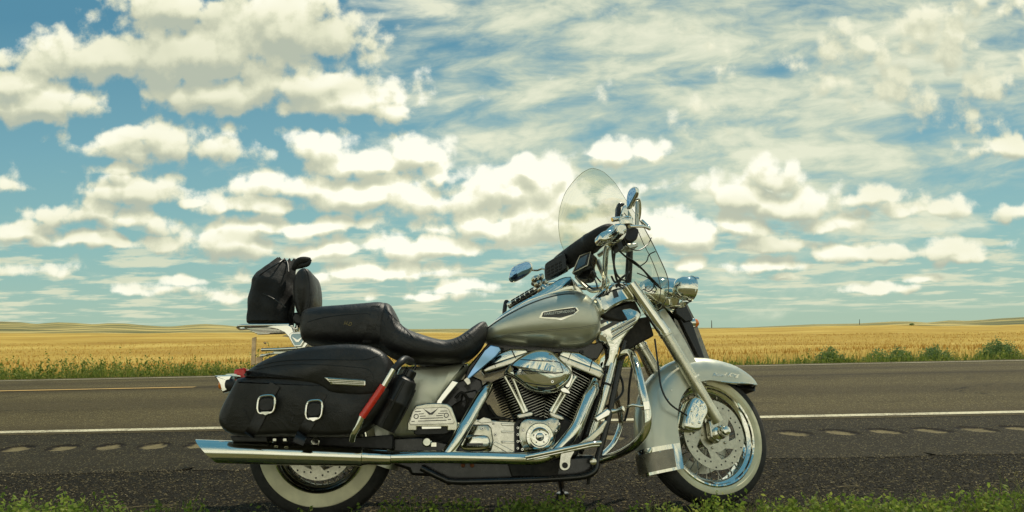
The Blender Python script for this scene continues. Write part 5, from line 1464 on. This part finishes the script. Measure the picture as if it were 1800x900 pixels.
a = MB(); pillow(a, bx(B, [(988, 794), (1010, 792), (1004, 806), (1003, 820), (997, 827), (988, 827), (983, 820), (984, 806)], .27), YN, [(0, -.02), (0, -.004), (.003, 0)], closed_k=3); disc(a, B(993, 818, .27), YN, .012, .006, 18, 1); a.build('board_bracket', [M_cast, M_black])
a = MB(); prism(a, bx(B, [(1014, 782), (1034, 768), (1052, 752), (1064, 738), (1068, 741), (1060, 760), (1042, 776), (1030, 784)], .24), YN, .014); a.build('brake_pedal_arm', M_slider, bevel=.004)
a = MB(); prism(a, bx(B, [(1046, 734), (1068, 718), (1074, 723), (1072, 730), (1050, 742)], .34), YN, .05); a.build('brake_pedal', M_chrome, bevel=.004)
# folded passenger board
a = MB(); P = [(716, 757), (716, 744), (724, 722), (731, 713), (750, 709), (772, 708.5), (786, 710), (794, 716), (805, 745), (803, 757), (786, 757), (786, 750), (733, 750), (733, 757)]
prism(a, bx(B, P, .255), YN, .020); pbb = a.build('passenger_floorboard', M_slider, bevel=.004)
a = MB(); pillow(a, bx(B, [(719, 744), (726, 722), (733, 717.5), (782, 715.5), (788, 718), (799, 741), (797, 745), (722, 747)], .266), YN, [(0, -.012), (0, -.002), (.002, 0)], closed_k=0); a.build('board_face', M_cast, pbb, sharp=30)
a = MB()
def bar(x0, y0, x1, y1, h=1.4): prism(a, bx(B, [(x0, y0), (x1, y1), (x1, y1 + h), (x0, y0 + h)], .2685), YN, .004)
for q in [(738, 735, 779, 733.6), (735, 739.5, 785, 738), (738, 731, 748, 730.6), (767, 730, 778, 729.4), (736, 727, 745, 726.6), (770, 726, 781, 725.6), (729, 723, 740, 722.4), (774, 722, 786, 721.6), (723, 740, 729, 740), (787, 737, 793, 736.6)]: bar(*q)
prism(a, bx(B, [(743, 717.5), (757, 726), (771, 717), (760, 729), (754, 729)], .270), YN, .004)
for x, y in ((731.5, 732), (784.5, 730)): lathe(a, B(x, y, .2665), YN, [(.0105, 0), (.0105, .002), (.007, .002), (.007, 0)], 20, closed=True)
a.build('tread_grooves', M_badge, pbb)
a = MB(); prism(a, bx(B, [(728, 748), (790, 747), (792, 760), (780, 764), (732, 765), (727, 762)], .235), YN, .05); a.build('board_hinge', M_black, pbb, bevel=.004)
a = MB(); prism(a, bx(B, [(741, 747.5), (776, 747), (775, 753), (742, 754)], .252), YN, .01); a.build('hinge_plate', M_chrome, pbb)

# ---------------------------------------------------------------- neck cover, down tubes, engine guard
a = MB()
P = [(1050, 556), (1056, 551), (1082, 545), (1108, 541), (1122, 546), (1128, 553), (1121, 566), (1107, 581), (1097, 594), (1090, 608), (1086, 625), (1083, 644), (1063, 644), (1069, 628), (1071, 612), (1066, 602), (1053, 599)]
pillow(a, bx(B, P, .10), YN, [(0, -.20), (0, -.008), (.003, -.002), (.006, 0)], closed_k=0); nk = a.build('neck_cover', M_chrome, sharp=45)
a = MB()
def slot(x0, y0, x1, y1, w, mb=a, off=.1015, dep=.004):
    p0, p1 = Vector((x0, y0, 0)), Vector((x1, y1, 0)); dd = (p1 - p0).normalized(); n_ = Vector((-dd.y, dd.x, 0)); P = []
    for c_, s0 in ((p0, 1), (p1, -1)):
        for i in range(7):
            an = math.pi / 2 + math.pi * i / 6; q = c_ + (dd * math.cos(an) * s0 + n_ * math.sin(an) * s0) * w; P.append(B(q.x, q.y, off))
    prism(mb, P, YN, dep)
slot(1057, 566, 1078, 556, 3.2); slot(1058, 579, 1098, 558, 3.4); a.build('cover_slots', M_badge, nk, smooth=False)
a = MB()
for (x0, y0, x1, y1) in [(1074, 582, 1118, 557), (1076, 589, 1117, 564), (1074, 598, 1112, 574)]: tube(a, [B(x0, y0, .101), B(x1, y1, .101)], .0046, 10, smoothp=False)
a.build('cover_ribs', M_chrome, nk)
a = MB()  # black strips as painted shade between the ribs
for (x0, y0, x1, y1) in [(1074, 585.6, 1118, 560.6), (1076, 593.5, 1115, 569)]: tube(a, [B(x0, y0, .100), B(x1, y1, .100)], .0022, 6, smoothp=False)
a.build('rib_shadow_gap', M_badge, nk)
a = MB(); disc(a, B(1063, 590, .103), YN, .008, .004, 14); a.build('cover_screw', M_cast, nk)
a = MB(); tube(a, [B(1076, 640, .085), B(1068, 672, .10), B(1058, 708, .115), B(1044, 752, .13), B(1036, 778, .135)], .0185, 16); dt = a.build('down_tube_cover', M_chrome)
a = MB(); tube(a, [B(1068, 640, .08), B(1060, 676, .095), B(1048, 715, .105), B(1032, 765, .12)], .010, 10); a.build('down_tube', M_frame)
a = MB()
for x, y in ((1066, 676), (1056, 712)): 
    c = B(x, y, .105); dd = (B(1058, 708, .115) - B(1068, 672, .10)).normalized(); tube(a, [c - dd * .004, c + dd * .004], .0215, 16, smoothp=False)
a.build('clamp_ring', M_black, dt)
a = MB()
tube(a, [B(1090, 634, .06), B(1096, 622, .10), B(1108, 620, .16), B(1116, 636, .24), B(1124, 664, .32), B(1131, 694, .36), B(1137, 720, .37), B(1138, 744, .37), B(1132, 763, .35), B(1114, 783, .29), B(1086, 799, .20), B(1052, 810, .12)], .0170, 18, k=8)
eg = a.build('engine_guard', M_chrome)
a = MB()
tube(a, [B(1098, 620, -.05), B(1118, 612, -.16), B(1128, 622, -.24), B(1140, 650, -.30), B(1150, 668, -.33)], .016, 14, k=8)
tube(a, [B(1060, 640, .0), B(1076, 668, -.10), B(1084, 700, -.2), B(1091, 732, -.26), B(1090, 752, -.27), B(1078, 780, -.22), B(1056, 803, -.10)], .0135, 14, k=8)
a.build('far_guard_tubes', M_chrome, eg)
a = MB(); lathe(a, B(1041, 811, .13), YN, [(0, 0), (.014, 0), (.014, .03), (.008, .032), (0, .032)], 18); a.build('guard_bolt', M_cast, eg)
a = MB(); prism(a, bx(B, [(1130, 705), (1141, 704), (1143, 720), (1132, 721)], .39), YN, .045)
tube(a, [B(1102, 716, .34), B(1112, 712, .36), B(1124, 714, .37), B(1134, 714, .37)], .006, 10)
tube(a, [B(1076, 723, .30), B(1084, 722, .31), B(1096, 718, .33)], [.012, .008, .012], 12)
a.build('footpeg_clamp', M_chrome, eg, bevel=.003)
a = MB()
tube(a, [B(1086, 650, .03), B(1094, 672, .05), B(1094, 690, .06), B(1080, 706, .08), B(1062, 716, .10)], .0055, 8)
tube(a, [B(1112, 640, -.05), B(1106, 680, -.05), B(1104, 716, -.04), B(1098, 740, -.02)], .0055, 8)
a.build('wiring_loom', M_cable)
a = MB(); prism(a, bx(B, [(1040, 690), (1050, 684), (1052, 720), (1036, 770), (1024, 800), (1018, 790), (1030, 745)], .04), YN, .08)
prism(a, bx(B, [(1088, 592), (1118, 560), (1140, 556), (1150, 590), (1130, 600), (1100, 618)], .04), YN, .08)
a.build('front_frame_gusset', M_grime, bevel=.006)
# side stand on the far side, down to the road
a = MB()
pt = B(985, 842, -.14); w0 = M3 @ pt
foot_w = Vector((w0.x + .015, w0.y + .10, -.004)); foot = MI @ foot_w
tube(a, [pt, foot + Vector((0, 0, .02))], [.016, .012], 12, smoothp=False); disc(a, foot, MI @ Vector((0, 0, 1)), .030, .014, 18)
a.build('side_stand', M_frame)
# near front stop peg with pale dried grass caught on it
a = MB(); tube(a, [B(1035, 836, .10), B(1034, 852, .10)], [.010, .006], 8, smoothp=False); a.build('drain_spigot', M_grime)

# ---------------------------------------------------------------- saddlebags
def saddlebag(side, lab):
    off = lambda o: o * side
    r = bpy.data.objects.new('saddlebag', None); COL.objects.link(r); r.parent = ROOT
    nrm = YN * side
    def f(x, y, o): 
        p = B(x, y, o); return p if side > 0 else Vector((p.x, -p.y, p.z))
    body = MB()
    out = [(418, 662), (470, 655), (560, 662), (640, 672), (676, 672), (683, 692), (672, 716), (655, 738), (632, 756), (606, 767), (560, 768), (500, 766), (446, 768), (412, 766), (392, 759), (381, 745), (380, 728), (388, 708), (400, 686), (409, 670)]
    pillow(body, [f(x, y, .445) for x, y in out], nrm, [(.012, -.235), (0, -.215), (0, -.05), (.004, -.022), (.012, -.008), (.024, 0)], closed_k=4)
    bo = body.build('bag_body', M_leather, r, sharp=70)
    lid = MB()
    lo = [(423, 657), (436, 645), (462, 629), (495, 616), (530, 608), (565, 604), (605, 602), (640, 604), (662, 611), (678, 623), (686, 642), (688, 664), (682, 682), (668, 695), (640, 700), (606, 699), (578, 695), (562, 685), (545, 679), (500, 673), (460, 668), (432, 664)]
    pillow(lid, [f(x, y, .452) for x, y in lo], nrm, [(.004, -.255), (-.001, -.24), (-.001, -.060), (.004, -.028), (.012, -.010), (.026, .002)], closed_k=4)
    li = lid.build('bag_lid', M_leather, r, sharp=70)
    if side < 0: return r
    lb, bb = lid.bvh(), body.bvh()
    a = MB()
    surf_line(a, lb, [(437, 648), (470, 639), (505, 633.5), (560, 632), (600, 632.5), (640, 632), (662, 626), (674, 619)], .0016)
    surf_line(a, lb, [(428, 660), (470, 664), (520, 671), (560, 680), (574, 691), (600, 695.5), (640, 696), (668, 690), (682, 676)], .0026)
    surf_line(a, lb, [(446, 650), (500, 641), (560, 641), (620, 645), (648, 650), (657, 664), (654, 680), (640, 690), (612, 692)], .0012)
    a.build('stitching', M_black, li)
    a = MB(); V = []
    prism(a, [p for p in bx(B, [(569, 663), (638, 667.5), (642.5, 669), (643, 678), (637, 679.5), (587, 676), (578, 672)], .460)], YN, .012)
    vt = a.build('lid_ornament', M_cast, li, bevel=.003)
    a = MB()
    for i in range(4):
        t = i / 3; tube(a, [B(576 + 5 * t, 665.5 + 3.0 * i, .461), B(640, 669.2 + 2.7 * i, .461)], .0022, 6, smoothp=False)
    a.build('ornament_ribs', M_chrome, vt)
    def strap(pts, w, buckle):
        a = MB(); C_ = catmull([Vector((x, y, 0)) for x, y in pts], 5); V = []
        bv2 = bb
        for i, c_ in enumerate(C_):
            tq = (C_[min(i + 1, len(C_) - 1)] - C_[max(i - 1, 0)]).normalized(); q = Vector((-tq.y, tq.x, 0))
            for s in (-1, 1):
                x, y = c_.x + q.x * w * s, c_.y + q.y * w * s
                p = surf_point(bb, x, y, .0); p2 = surf_point(lb, x, y, .0)
                o_ = B(x, y, .452)
                cand = [p_ for p_ in (p, p2) if p_ is not None]
                pp = min(cand, key=lambda z: z.y) if cand else o_
                if pp.y > -.40: pp = B(x, y, .447)
                V.append(pp + YN * .004)
        n_ = len(V); V += [v - YN * .006 for v in V]; Fc = []
        for i in range(len(C_) - 1):
            k0 = 2 * i; Fc += [(k0, k0 + 1, k0 + 3, k0 + 2), (n_ + k0, n_ + k0 + 2, n_ + k0 + 3, n_ + k0 + 1), (k0, k0 + 2, n_ + k0 + 2, n_ + k0), (k0 + 1, n_ + k0 + 1, n_ + k0 + 3, k0 + 3)]
        a.add(V, Fc); so_ = a.build('strap', M_seat, r, sharp=50)
        bx_, by_, sx, sy, tl = buckle; a = MB()
        P = []
        for q in range(24):
            t = 2 * math.pi * q / 24; kx = math.copysign(abs(math.cos(t)) ** .55, math.cos(t)); ky = math.copysign(abs(math.sin(t)) ** .62, math.sin(t))
            P.append(B(bx_ + sx * kx + tl * ky, by_ - sy * ky - .06 * sx * kx, .462))
        tube(a, P + [P[0], P[1]], .0042, 8, smoothp=False, cap=False)
        pillow(a, bx(B, [(bx_ - sx * .62 - tl, by_ + sy * .80), (bx_ + sx * .62 - tl, by_ + sy * .76), (bx_ - tl + 2, by_ + sy * 1.18), (bx_ - tl - 3, by_ + sy * 1.15)], .466), YN, [(0, -.006), (0, -.002), (.002, 0)], closed_k=3)
        a.build('buckle', M_chrome, so_)
        a = MB(); pillow(a, bx(B, [(bx_ - sx * .7, by_ - sy * .62), (bx_ + sx * .75, by_ - sy * .68), (bx_ + sx * .68, by_ + sy * .55), (bx_ - sx * .78, by_ + sy * .6)], .464), YN, [(0, -.010), (0, -.004), (.004, 0)], closed_k=3); a.build('strap_keeper', M_seat, so_)
    strap([(484, 676), (474, 694), (465, 714), (452, 742), (438, 766)], 9.5, (468, 711, 15.0, 16.0, 1.5))
    strap([(566, 690), (556, 712), (546, 738), (532, 762), (524, 780)], 9.5, (552, 720.5, 14.0, 17.0, 1.5))
    # leather lace ends and rivets
    a = MB(); surf_line(a, bb, [(427, 718), (432, 728), (440, 742)], .0016); surf_line(a, bb, [(510, 722), (516, 732), (512, 742), (524, 746)], .0016); surf_line(a, bb, [(433, 722), (430, 734)], .0012); a.build('lace_ends', M_seat, bo)
    return r
sbn = saddlebag(1, 'n'); saddlebag(-1, 'f')
a = MB(); prism(a, bx(B, [(404, 766), (470, 766), (470, 777), (408, 776)], .36), YN, .14)
prism(a, bx(B, [(480, 768), (560, 768), (630, 768), (690, 764), (690, 790), (480, 782)], .22), YN, .05)
a.build('bag_support_rail', M_black, bevel=.004)
a = MB()
for x in (479, 497): prism(a, bx(B, [(x, 770), (x + 7, 770), (x + 7, 776), (x, 776)], .37), YN, .02)
disc(a, B(555, 776, .30), YN, .018, .01, 18)
a.build('support_brackets', M_cast, bevel=.002)

# saddlebag guard bar with red reflective sleeve
gp = [B(707, 634, .43), B(700, 642, .455), B(684, 664, .462), B(650, 724, .462), B(628, 758, .455), B(620, 771, .42)]
gr = bpy.data.objects.new('bag_guard', None); COL.objects.link(gr); gr.parent = ROOT
a = MB(); tube(a, [B(722, 636, .34), B(712, 632, .40), B(704, 637, .445), B(691.5, 650, .462)], [.016, .016, .0145, .0135], 14); a.build('guard_elbow', M_black, gr)
a = MB(); tube(a, [B(692, 649, .462), B(672, 683, .462)], .0125, 14, smoothp=False); tube(a, [B(637, 731, .462), B(630, 748, .455), B(622, 762, .44), B(619, 773, .41)], .0130, 14); a.build('guard_pipes', M_chrome, gr)
a = MB(); tube(a, [B(674, 678, .4625), B(636, 733, .4625)], .0140, 14, smoothp=False); a.build('reflective_sleeve', M_red, gr)

# ---------------------------------------------------------------- rear lamps, plate, rack
a = MB(); prism(a, bx(B, [(411, 649), (431, 646), (436, 668), (415, 672), (409, 668)], .06), YN, .12); a.build('tail_lamp', M_redlens, bevel=.008)
a = MB(); pillow(a, bx(B, [(376, 660), (392, 659), (408, 660), (404, 670), (403, 683), (390, 690), (385, 676), (378, 664)], .20), YN, [(0, -.05), (0, -.01), (.006, 0)], closed_k=2); ts = a.build('rear_turn_signal', M_chrome)
a = MB(); lathe(a, B(395, 676, .175), Vector((-1, -.15, 0)), [(0, -.01), (.022, -.01), (.022, .014), (.016, .022), (0, .024)], 24); a.build('lens', M_amber, ts)
a = MB(); lathe(a, B(402, 676, .19), Vector((-.25, -1, 0)), [(0, -.02), (.027, -.02), (.028, .004), (.018, .012), (0, .014)], 24); a.build('lamp_body', M_black, ts)
a = MB(); tube(a, [B(400, 662, .17), B(415, 662, .1), B(430, 664, .02)], .012, 12); a.build('signal_bar', M_chrome, ts)
M_brown = simple('field_tinted_chrome', (.40, .30, .18), .22, .9, var=.3)  # tan of the reflected field put into the metal's colour
a = MB(); prism(a, bx(B, [(443, 594), (450, 592), (448, 640), (441, 642)], .11), YN, .010)
prism(a, bx(B, [(450, 628), (462, 626), (460, 636), (448, 640)], -.02), YN, .006)
for x, y in ((466, 603), (462, 624)): disc(a, B(x, y, -.015), YN, .005, .012, 8)
a.build('rack_upright', M_brown)
rk = bpy.data.objects.new('luggage_rack', None); COL.objects.link(rk); rk.parent = ROOT
rz = B(418, 573, .0).z
pA, pB = B(419, 573.5, .12), B(505, 571, .12)
a = MB()
tube(a, [B(508, 571, .12), B(470, 571.5, .13), B(430, 572, .13), B(418, 574, .10), B(420, 577, .0), B(424, 578, -.08), B(440, 577, -.12), B(508, 574, -.12)], .0065, 12, k=6)
a.build('rack_rail', M_chrome, rk)
a = MB()
for i in range(6):
    y = .095 - i * .038
    p0 = Vector((pA.x + .02, -y, pA.z + .001)); p1 = Vector((pB.x + .02, -y, pB.z + .001))
    prism(a, [p0 + Vector((0, -.007, 0)), p1 + Vector((0, -.007, 0)), p1 + Vector((0, .007, 0)), p0 + Vector((0, .007, 0))], Vector((0, 0, 1)), .006)
a.build('rack_slats', M_chrome, rk, bevel=.001)
for sg in (1, -1):
    a = MB(); P = [(468, 575), (480, 572), (506, 571), (513, 575), (516, 583), (530, 586), (536, 592), (541, 604), (536, 611), (524, 613), (514, 606), (509, 594), (500, 584), (486, 578)]
    prism(a, [p if sg > 0 else Vector((p.x, -p.y, p.z)) for p in bx(B, P, .135)], YN * sg, .008); a.build('rack_side_plate', M_chrome, rk, bevel=.002)
a = MB(); P = [(509, 587), (514, 584), (533, 583.5), (539, 587), (538, 595), (532, 604), (529, 609), (517, 609.5), (513, 603), (508, 594)]
pillow(a, bx(B, P, .148), YN, [(0, -.008), (0, -.002), (.002, 0)], closed_k=0); md = a.build('rack_medallion', M_chrome, rk, sharp=30)
a = MB(); P = [(512, 588.5), (515, 586.3), (532, 586), (536, 588.5), (535, 594), (530, 602), (527, 606.5), (518, 606.8), (515, 601.5), (511, 593.5)]
prism(a, bx(B, P, .1495), YN, .003); mi_ = a.build('medallion_field', M_blue, md, smooth=False)
a = MB(); prism(a, bx(B, [(511, 590), (523, 597), (535, 589), (525, 601.5), (520, 601.5)], .1515), YN, .003); a.build('medallion_wings', M_chrome, md, bevel=.001)
a = MB(); tube(a, [B(460, 615, .10), B(490, 614, .11), B(530, 612, .12), B(545, 612, .12)], .0075, 10); tube(a, [B(458, 626, .05), B(478, 622, .07), B(495, 618, .09)], .006, 10)
prism(a, bx(B, [(480, 617), (496, 612), (520, 612), (520, 620), (482, 622)], .10), YN, .02)
tube(a, [B(522, 583, .0), B(523, 568, .0), B(521, 555, .0)], .009, 12)
tube(a, [B(526, 584, -.1), B(527, 568, -.1), B(524, 552, -.1)], .009, 12)
a.build('rack_mounts', M_chrome, rk)
# passenger back pad
a = MB(); P = [(512, 500), (515, 484), (523, 472), (534, 468), (543, 475), (548, 495), (549, 520), (545, 540), (538, 553), (527, 556), (518, 545), (513, 525)]
pillow(a, bx(B, P, .125), YN, [(.020, -.255), (.006, -.24), (0, -.215), (0, -.04), (.006, -.012), (.020, 0)], closed_k=4)
bp_ = a.build('passenger_backrest', M_seat, sharp=70); bpv = a.bvh()
a = MB(); surf_line(a, bpv, [(532, 469.5), (541, 480), (545, 505), (543, 532), (537, 552)], .0022); a.build('pad_piping', M_black, bp_)
a = MB(); prism(a, bx(B, [(516, 548), (534, 550), (540, 558), (534, 572), (518, 570), (510, 560)], .05), YN, .1); a.build('pad_bracket', M_black, bp_, bevel=.01)

# ---------------------------------------------------------------- things carried
# drawstring bag on the rack
a = MB(); segs = 56; rings = 34; V = []
baseA, baseB = B(440, 570, .0), B(512, 570, .0); bc = (baseA + baseB) / 2; 
L0 = [(440, 512, 570), (438.5, 513, 556), (439, 514, 542), (441, 514, 526), (445, 514, 510), (449, 514, 497), (456, 516, 484), (468, 518, 473), (481, 518, 464), (490, 518, 458)]
for j in range(rings):
    t = j / (rings - 1) * (len(L0) - 1); i0 = min(int(t), len(L0) - 2); fr = t - i0
    xl = L0[i0][0] * (1 - fr) + L0[i0 + 1][0] * fr; xr = L0[i0][1] * (1 - fr) + L0[i0 + 1][1] * fr; yy = L0[i0][2] * (1 - fr) + L0[i0 + 1][2] * fr
    pl_, pr_ = B(xl, yy, 0), B(xr, yy, 0); c_ = (pl_ + pr_) / 2; hx = (pr_ - pl_).length / 2; tt = j / (rings - 1)
    hyw = .12 * (1 - max(0, tt - .55) * 1.5)
    for q in range(segs):
        an = 2 * math.pi * q / segs; ca, sa = math.cos(an), math.sin(an); kk = (abs(ca) ** 2.6 + abs(sa) ** 2.6) ** (-1 / 2.6)
        fold = 1 + .030 * math.sin(an * 3 + tt * 5) * math.sin(tt * 6 + an) + .018 * math.sin(an * 7 - tt * 9) + max(0, tt - .6) * .55 * math.sin(an * 11) * .35 + .02 * math.sin(tt * 22 + an * 2)
        V.append(c_ + Vector((ca * hx * kk * fold, sa * hyw * kk * fold, .006 * math.sin(an * 2 + 1) * tt + .012 * math.sin(an * 11) * max(0, tt - .85) * 4)))
Fc = [(j * segs + q, j * segs + (q + 1) % segs, (j + 1) * segs + (q + 1) % segs, (j + 1) * segs + q) for j in range(rings - 1) for q in range(segs)]
Fc += [tuple(reversed(range(segs)))]
top = (rings - 1) * segs; cen = sum(V[top:top + segs], Vector()) / segs - Vector((0, 0, .03)); V.append(cen); Fc += [(top + q, top + (q + 1) % segs, len(V) - 1) for q in range(segs)]
a.add(V, Fc)
b2 = MB()
tube(b2, [B(516, 474, .06), B(520, 467, .07), B(526, 460, .075), B(536, 457, .075), B(546, 456, .075)], [.010, .014, .018, .016, .008], 12)
tube(b2, [B(518, 472, .065), B(530, 467, .075), B(541, 464, .08), B(546, 456, .08)], [.006, .012, .010, .006], 10)
b3 = MB()
tube(b3, [B(452, 486, .10), B(470, 474, .11), B(490, 462, .09), B(499, 456, .05), B(505, 462, .06), B(507, 478, .09)], .0035, 7)
tube(b3, [B(462, 516, .128), B(482, 526, .132), B(502, 540, .125)], .0030, 7)
world_thing('drawstring_backpack', [('bag_shell', a, M_nylon, dict(sharp=70)), ('shoulder_strap', b2, M_nylon, {}), ('draw_cord', b3, M_cable, {})], 'black drawstring backpack with a wrinkled cloth body standing on the chrome luggage rack', 'backpack')
# bottle in the holder beside the bag
a = MB(); t0, t1 = B(716, 664, .38), B(672, 752, .38); dd = (t1 - t0).normalized(); LL = (t1 - t0).length
lathe(a, t0, dd, [(0, 0), (.030, 0), (.044, .010), (.048, .030), (.048, LL * .45), (.0495, LL * .46), (.0495, LL * .50), (.048, LL * .51), (.048, LL - .02), (.042, LL), (0, LL)], 36)
b2 = MB(); lathe(b2, t0 - dd * .034, dd, [(0, 0), (.022, 0), (.026, .005), (.026, .030), (.034, .036), (.034, .040), (0, .042)], 28)
tube(b2, [t0 - dd * .034 + Vector((.010, -.01, 0)), t0 - dd * .050 + Vector((.014, -.01, 0))], .007, 10, smoothp=False)
b3 = MB()
sdv = dd.cross(YN).normalized()
for s in (1,): tube(b3, [t0 + sdv * .0 + YN * .046 + dd * .02, t0 + YN * .052 + dd * LL * .5, t1 + YN * .046], .005, 8)
tube(b3, [t0 - sdv * .048 + dd * .03, t0 - sdv * .051 + dd * LL * .5, t1 - sdv * .046], .005, 8)
world_thing('water_bottle', [('bottle_body', a, M_bottle, {}), ('bottle_cap', b2, M_gloss, {}), ('carry_cord', b3, M_cable, {})], 'black cylindrical bottle with a screw cap strapped slanting in front of the saddlebag', 'bottle')
# padded roll across the bars
a = MB()
tube(a, [S(1080, 402, .25), S(1070, 406, .23), S(1052, 418, .17), S(1028, 435, .07), S(1002, 453, -.04), S(984, 465, -.12), S(976, 472, -.16)], [.020, .034, .043, .048, .047, .042, .030], 24, k=6)
b2 = MB()
for (x, y, o_, r_) in ((1038, 428, .11, .0485),):
    p0, p1 = S(x + 2, y - 1, o_ + .008), S(x - 2, y + 1, o_ - .008); tube(b2, [p0, p1], r_, 24, smoothp=False)
world_thing('handlebar_roll', [('roll_body', a, M_nylon, dict(sharp=70)), ('roll_band', b2, M_seat, {})], 'long black padded roll strapped across the handlebars behind the windshield', 'bag')
# keypad unit
a = MB(); nk_ = (ns * .75 - es * .65).normalized(); pl = PLN(S(975, 468, -.03), nk_)
out = [(957, 468), (962, 460), (988, 446), (994, 447), (996, 468), (990, 475), (962, 489), (957, 486)]
pillow(a, [pl(x, y) for x, y in out], nk_, [(.002, -.040), (0, -.032), (0, -.004), (.003, 0)], closed_k=2)
b2 = MB(); 
for r_ in range(3):
    for c_ in range(4):
        x = 963 + c_ * 7.0 + r_ * .5; y = 471 - c_ * 3.4 + r_ * 5.5
        prism(b2, [pl(x - 2.4, y - .6, .003), pl(x + 2.4, y - 3.0, .003), pl(x + 2.6, y + .2, .003), pl(x - 2.2, y + 2.8, .003)], nk_, .004)
world_thing('keypad_controller', [('controller_case', a, M_gloss, {}), ('keypad_buttons', b2, M_rubber, dict(smooth=False, bevel=.001))], 'black boxy keypad unit mounted beside the far mirror on the handlebar', 'controller')
# navigation unit
a = MB(); ng = (ns * .60 - es * .78 + us * .12).normalized(); pl = PLN(S(1024, 466, .10), ng)
out = [(1005, 480), (1012, 463), (1018, 450), (1026, 444), (1038, 442), (1041, 446), (1035, 465), (1030, 468), (1008, 481)]
pillow(a, [pl(x, y) for x, y in out], ng, [(.004, -.060), (0, -.050), (0, -.005), (.003, 0)], closed_k=0)
b2 = MB(); prism(b2, [pl(x, y, .0012) for x, y in [(1012, 474), (1017, 456), (1033, 447), (1028, 464)]], ng, .003)
b3 = MB(); tube(b3, [pl(1006, 480, .001), pl(1019, 450, .001), pl(1038, 443, .001), pl(1033, 466, .001), pl(1006, 480, .001)], .0022, 6, smoothp=False)
b4 = MB(); pillow(b4, [pl(x, y, -.045) for x, y in [(1012, 480), (1034, 470), (1040, 474), (1034, 488), (1020, 490), (1012, 486)]], ng, [(0, -.05), (0, -.006), (.004, 0)], closed_k=3)
world_thing('navigation_unit', [('unit_case', a, M_gloss, dict(sharp=40)), ('screen', b2, M_screen, dict(smooth=False)), ('bezel', b3, M_satin, {}), ('mount', b4, M_gloss, {})], 'small navigation unit with a dark screen in a silver bezel mounted over the tank', 'navigation unit')
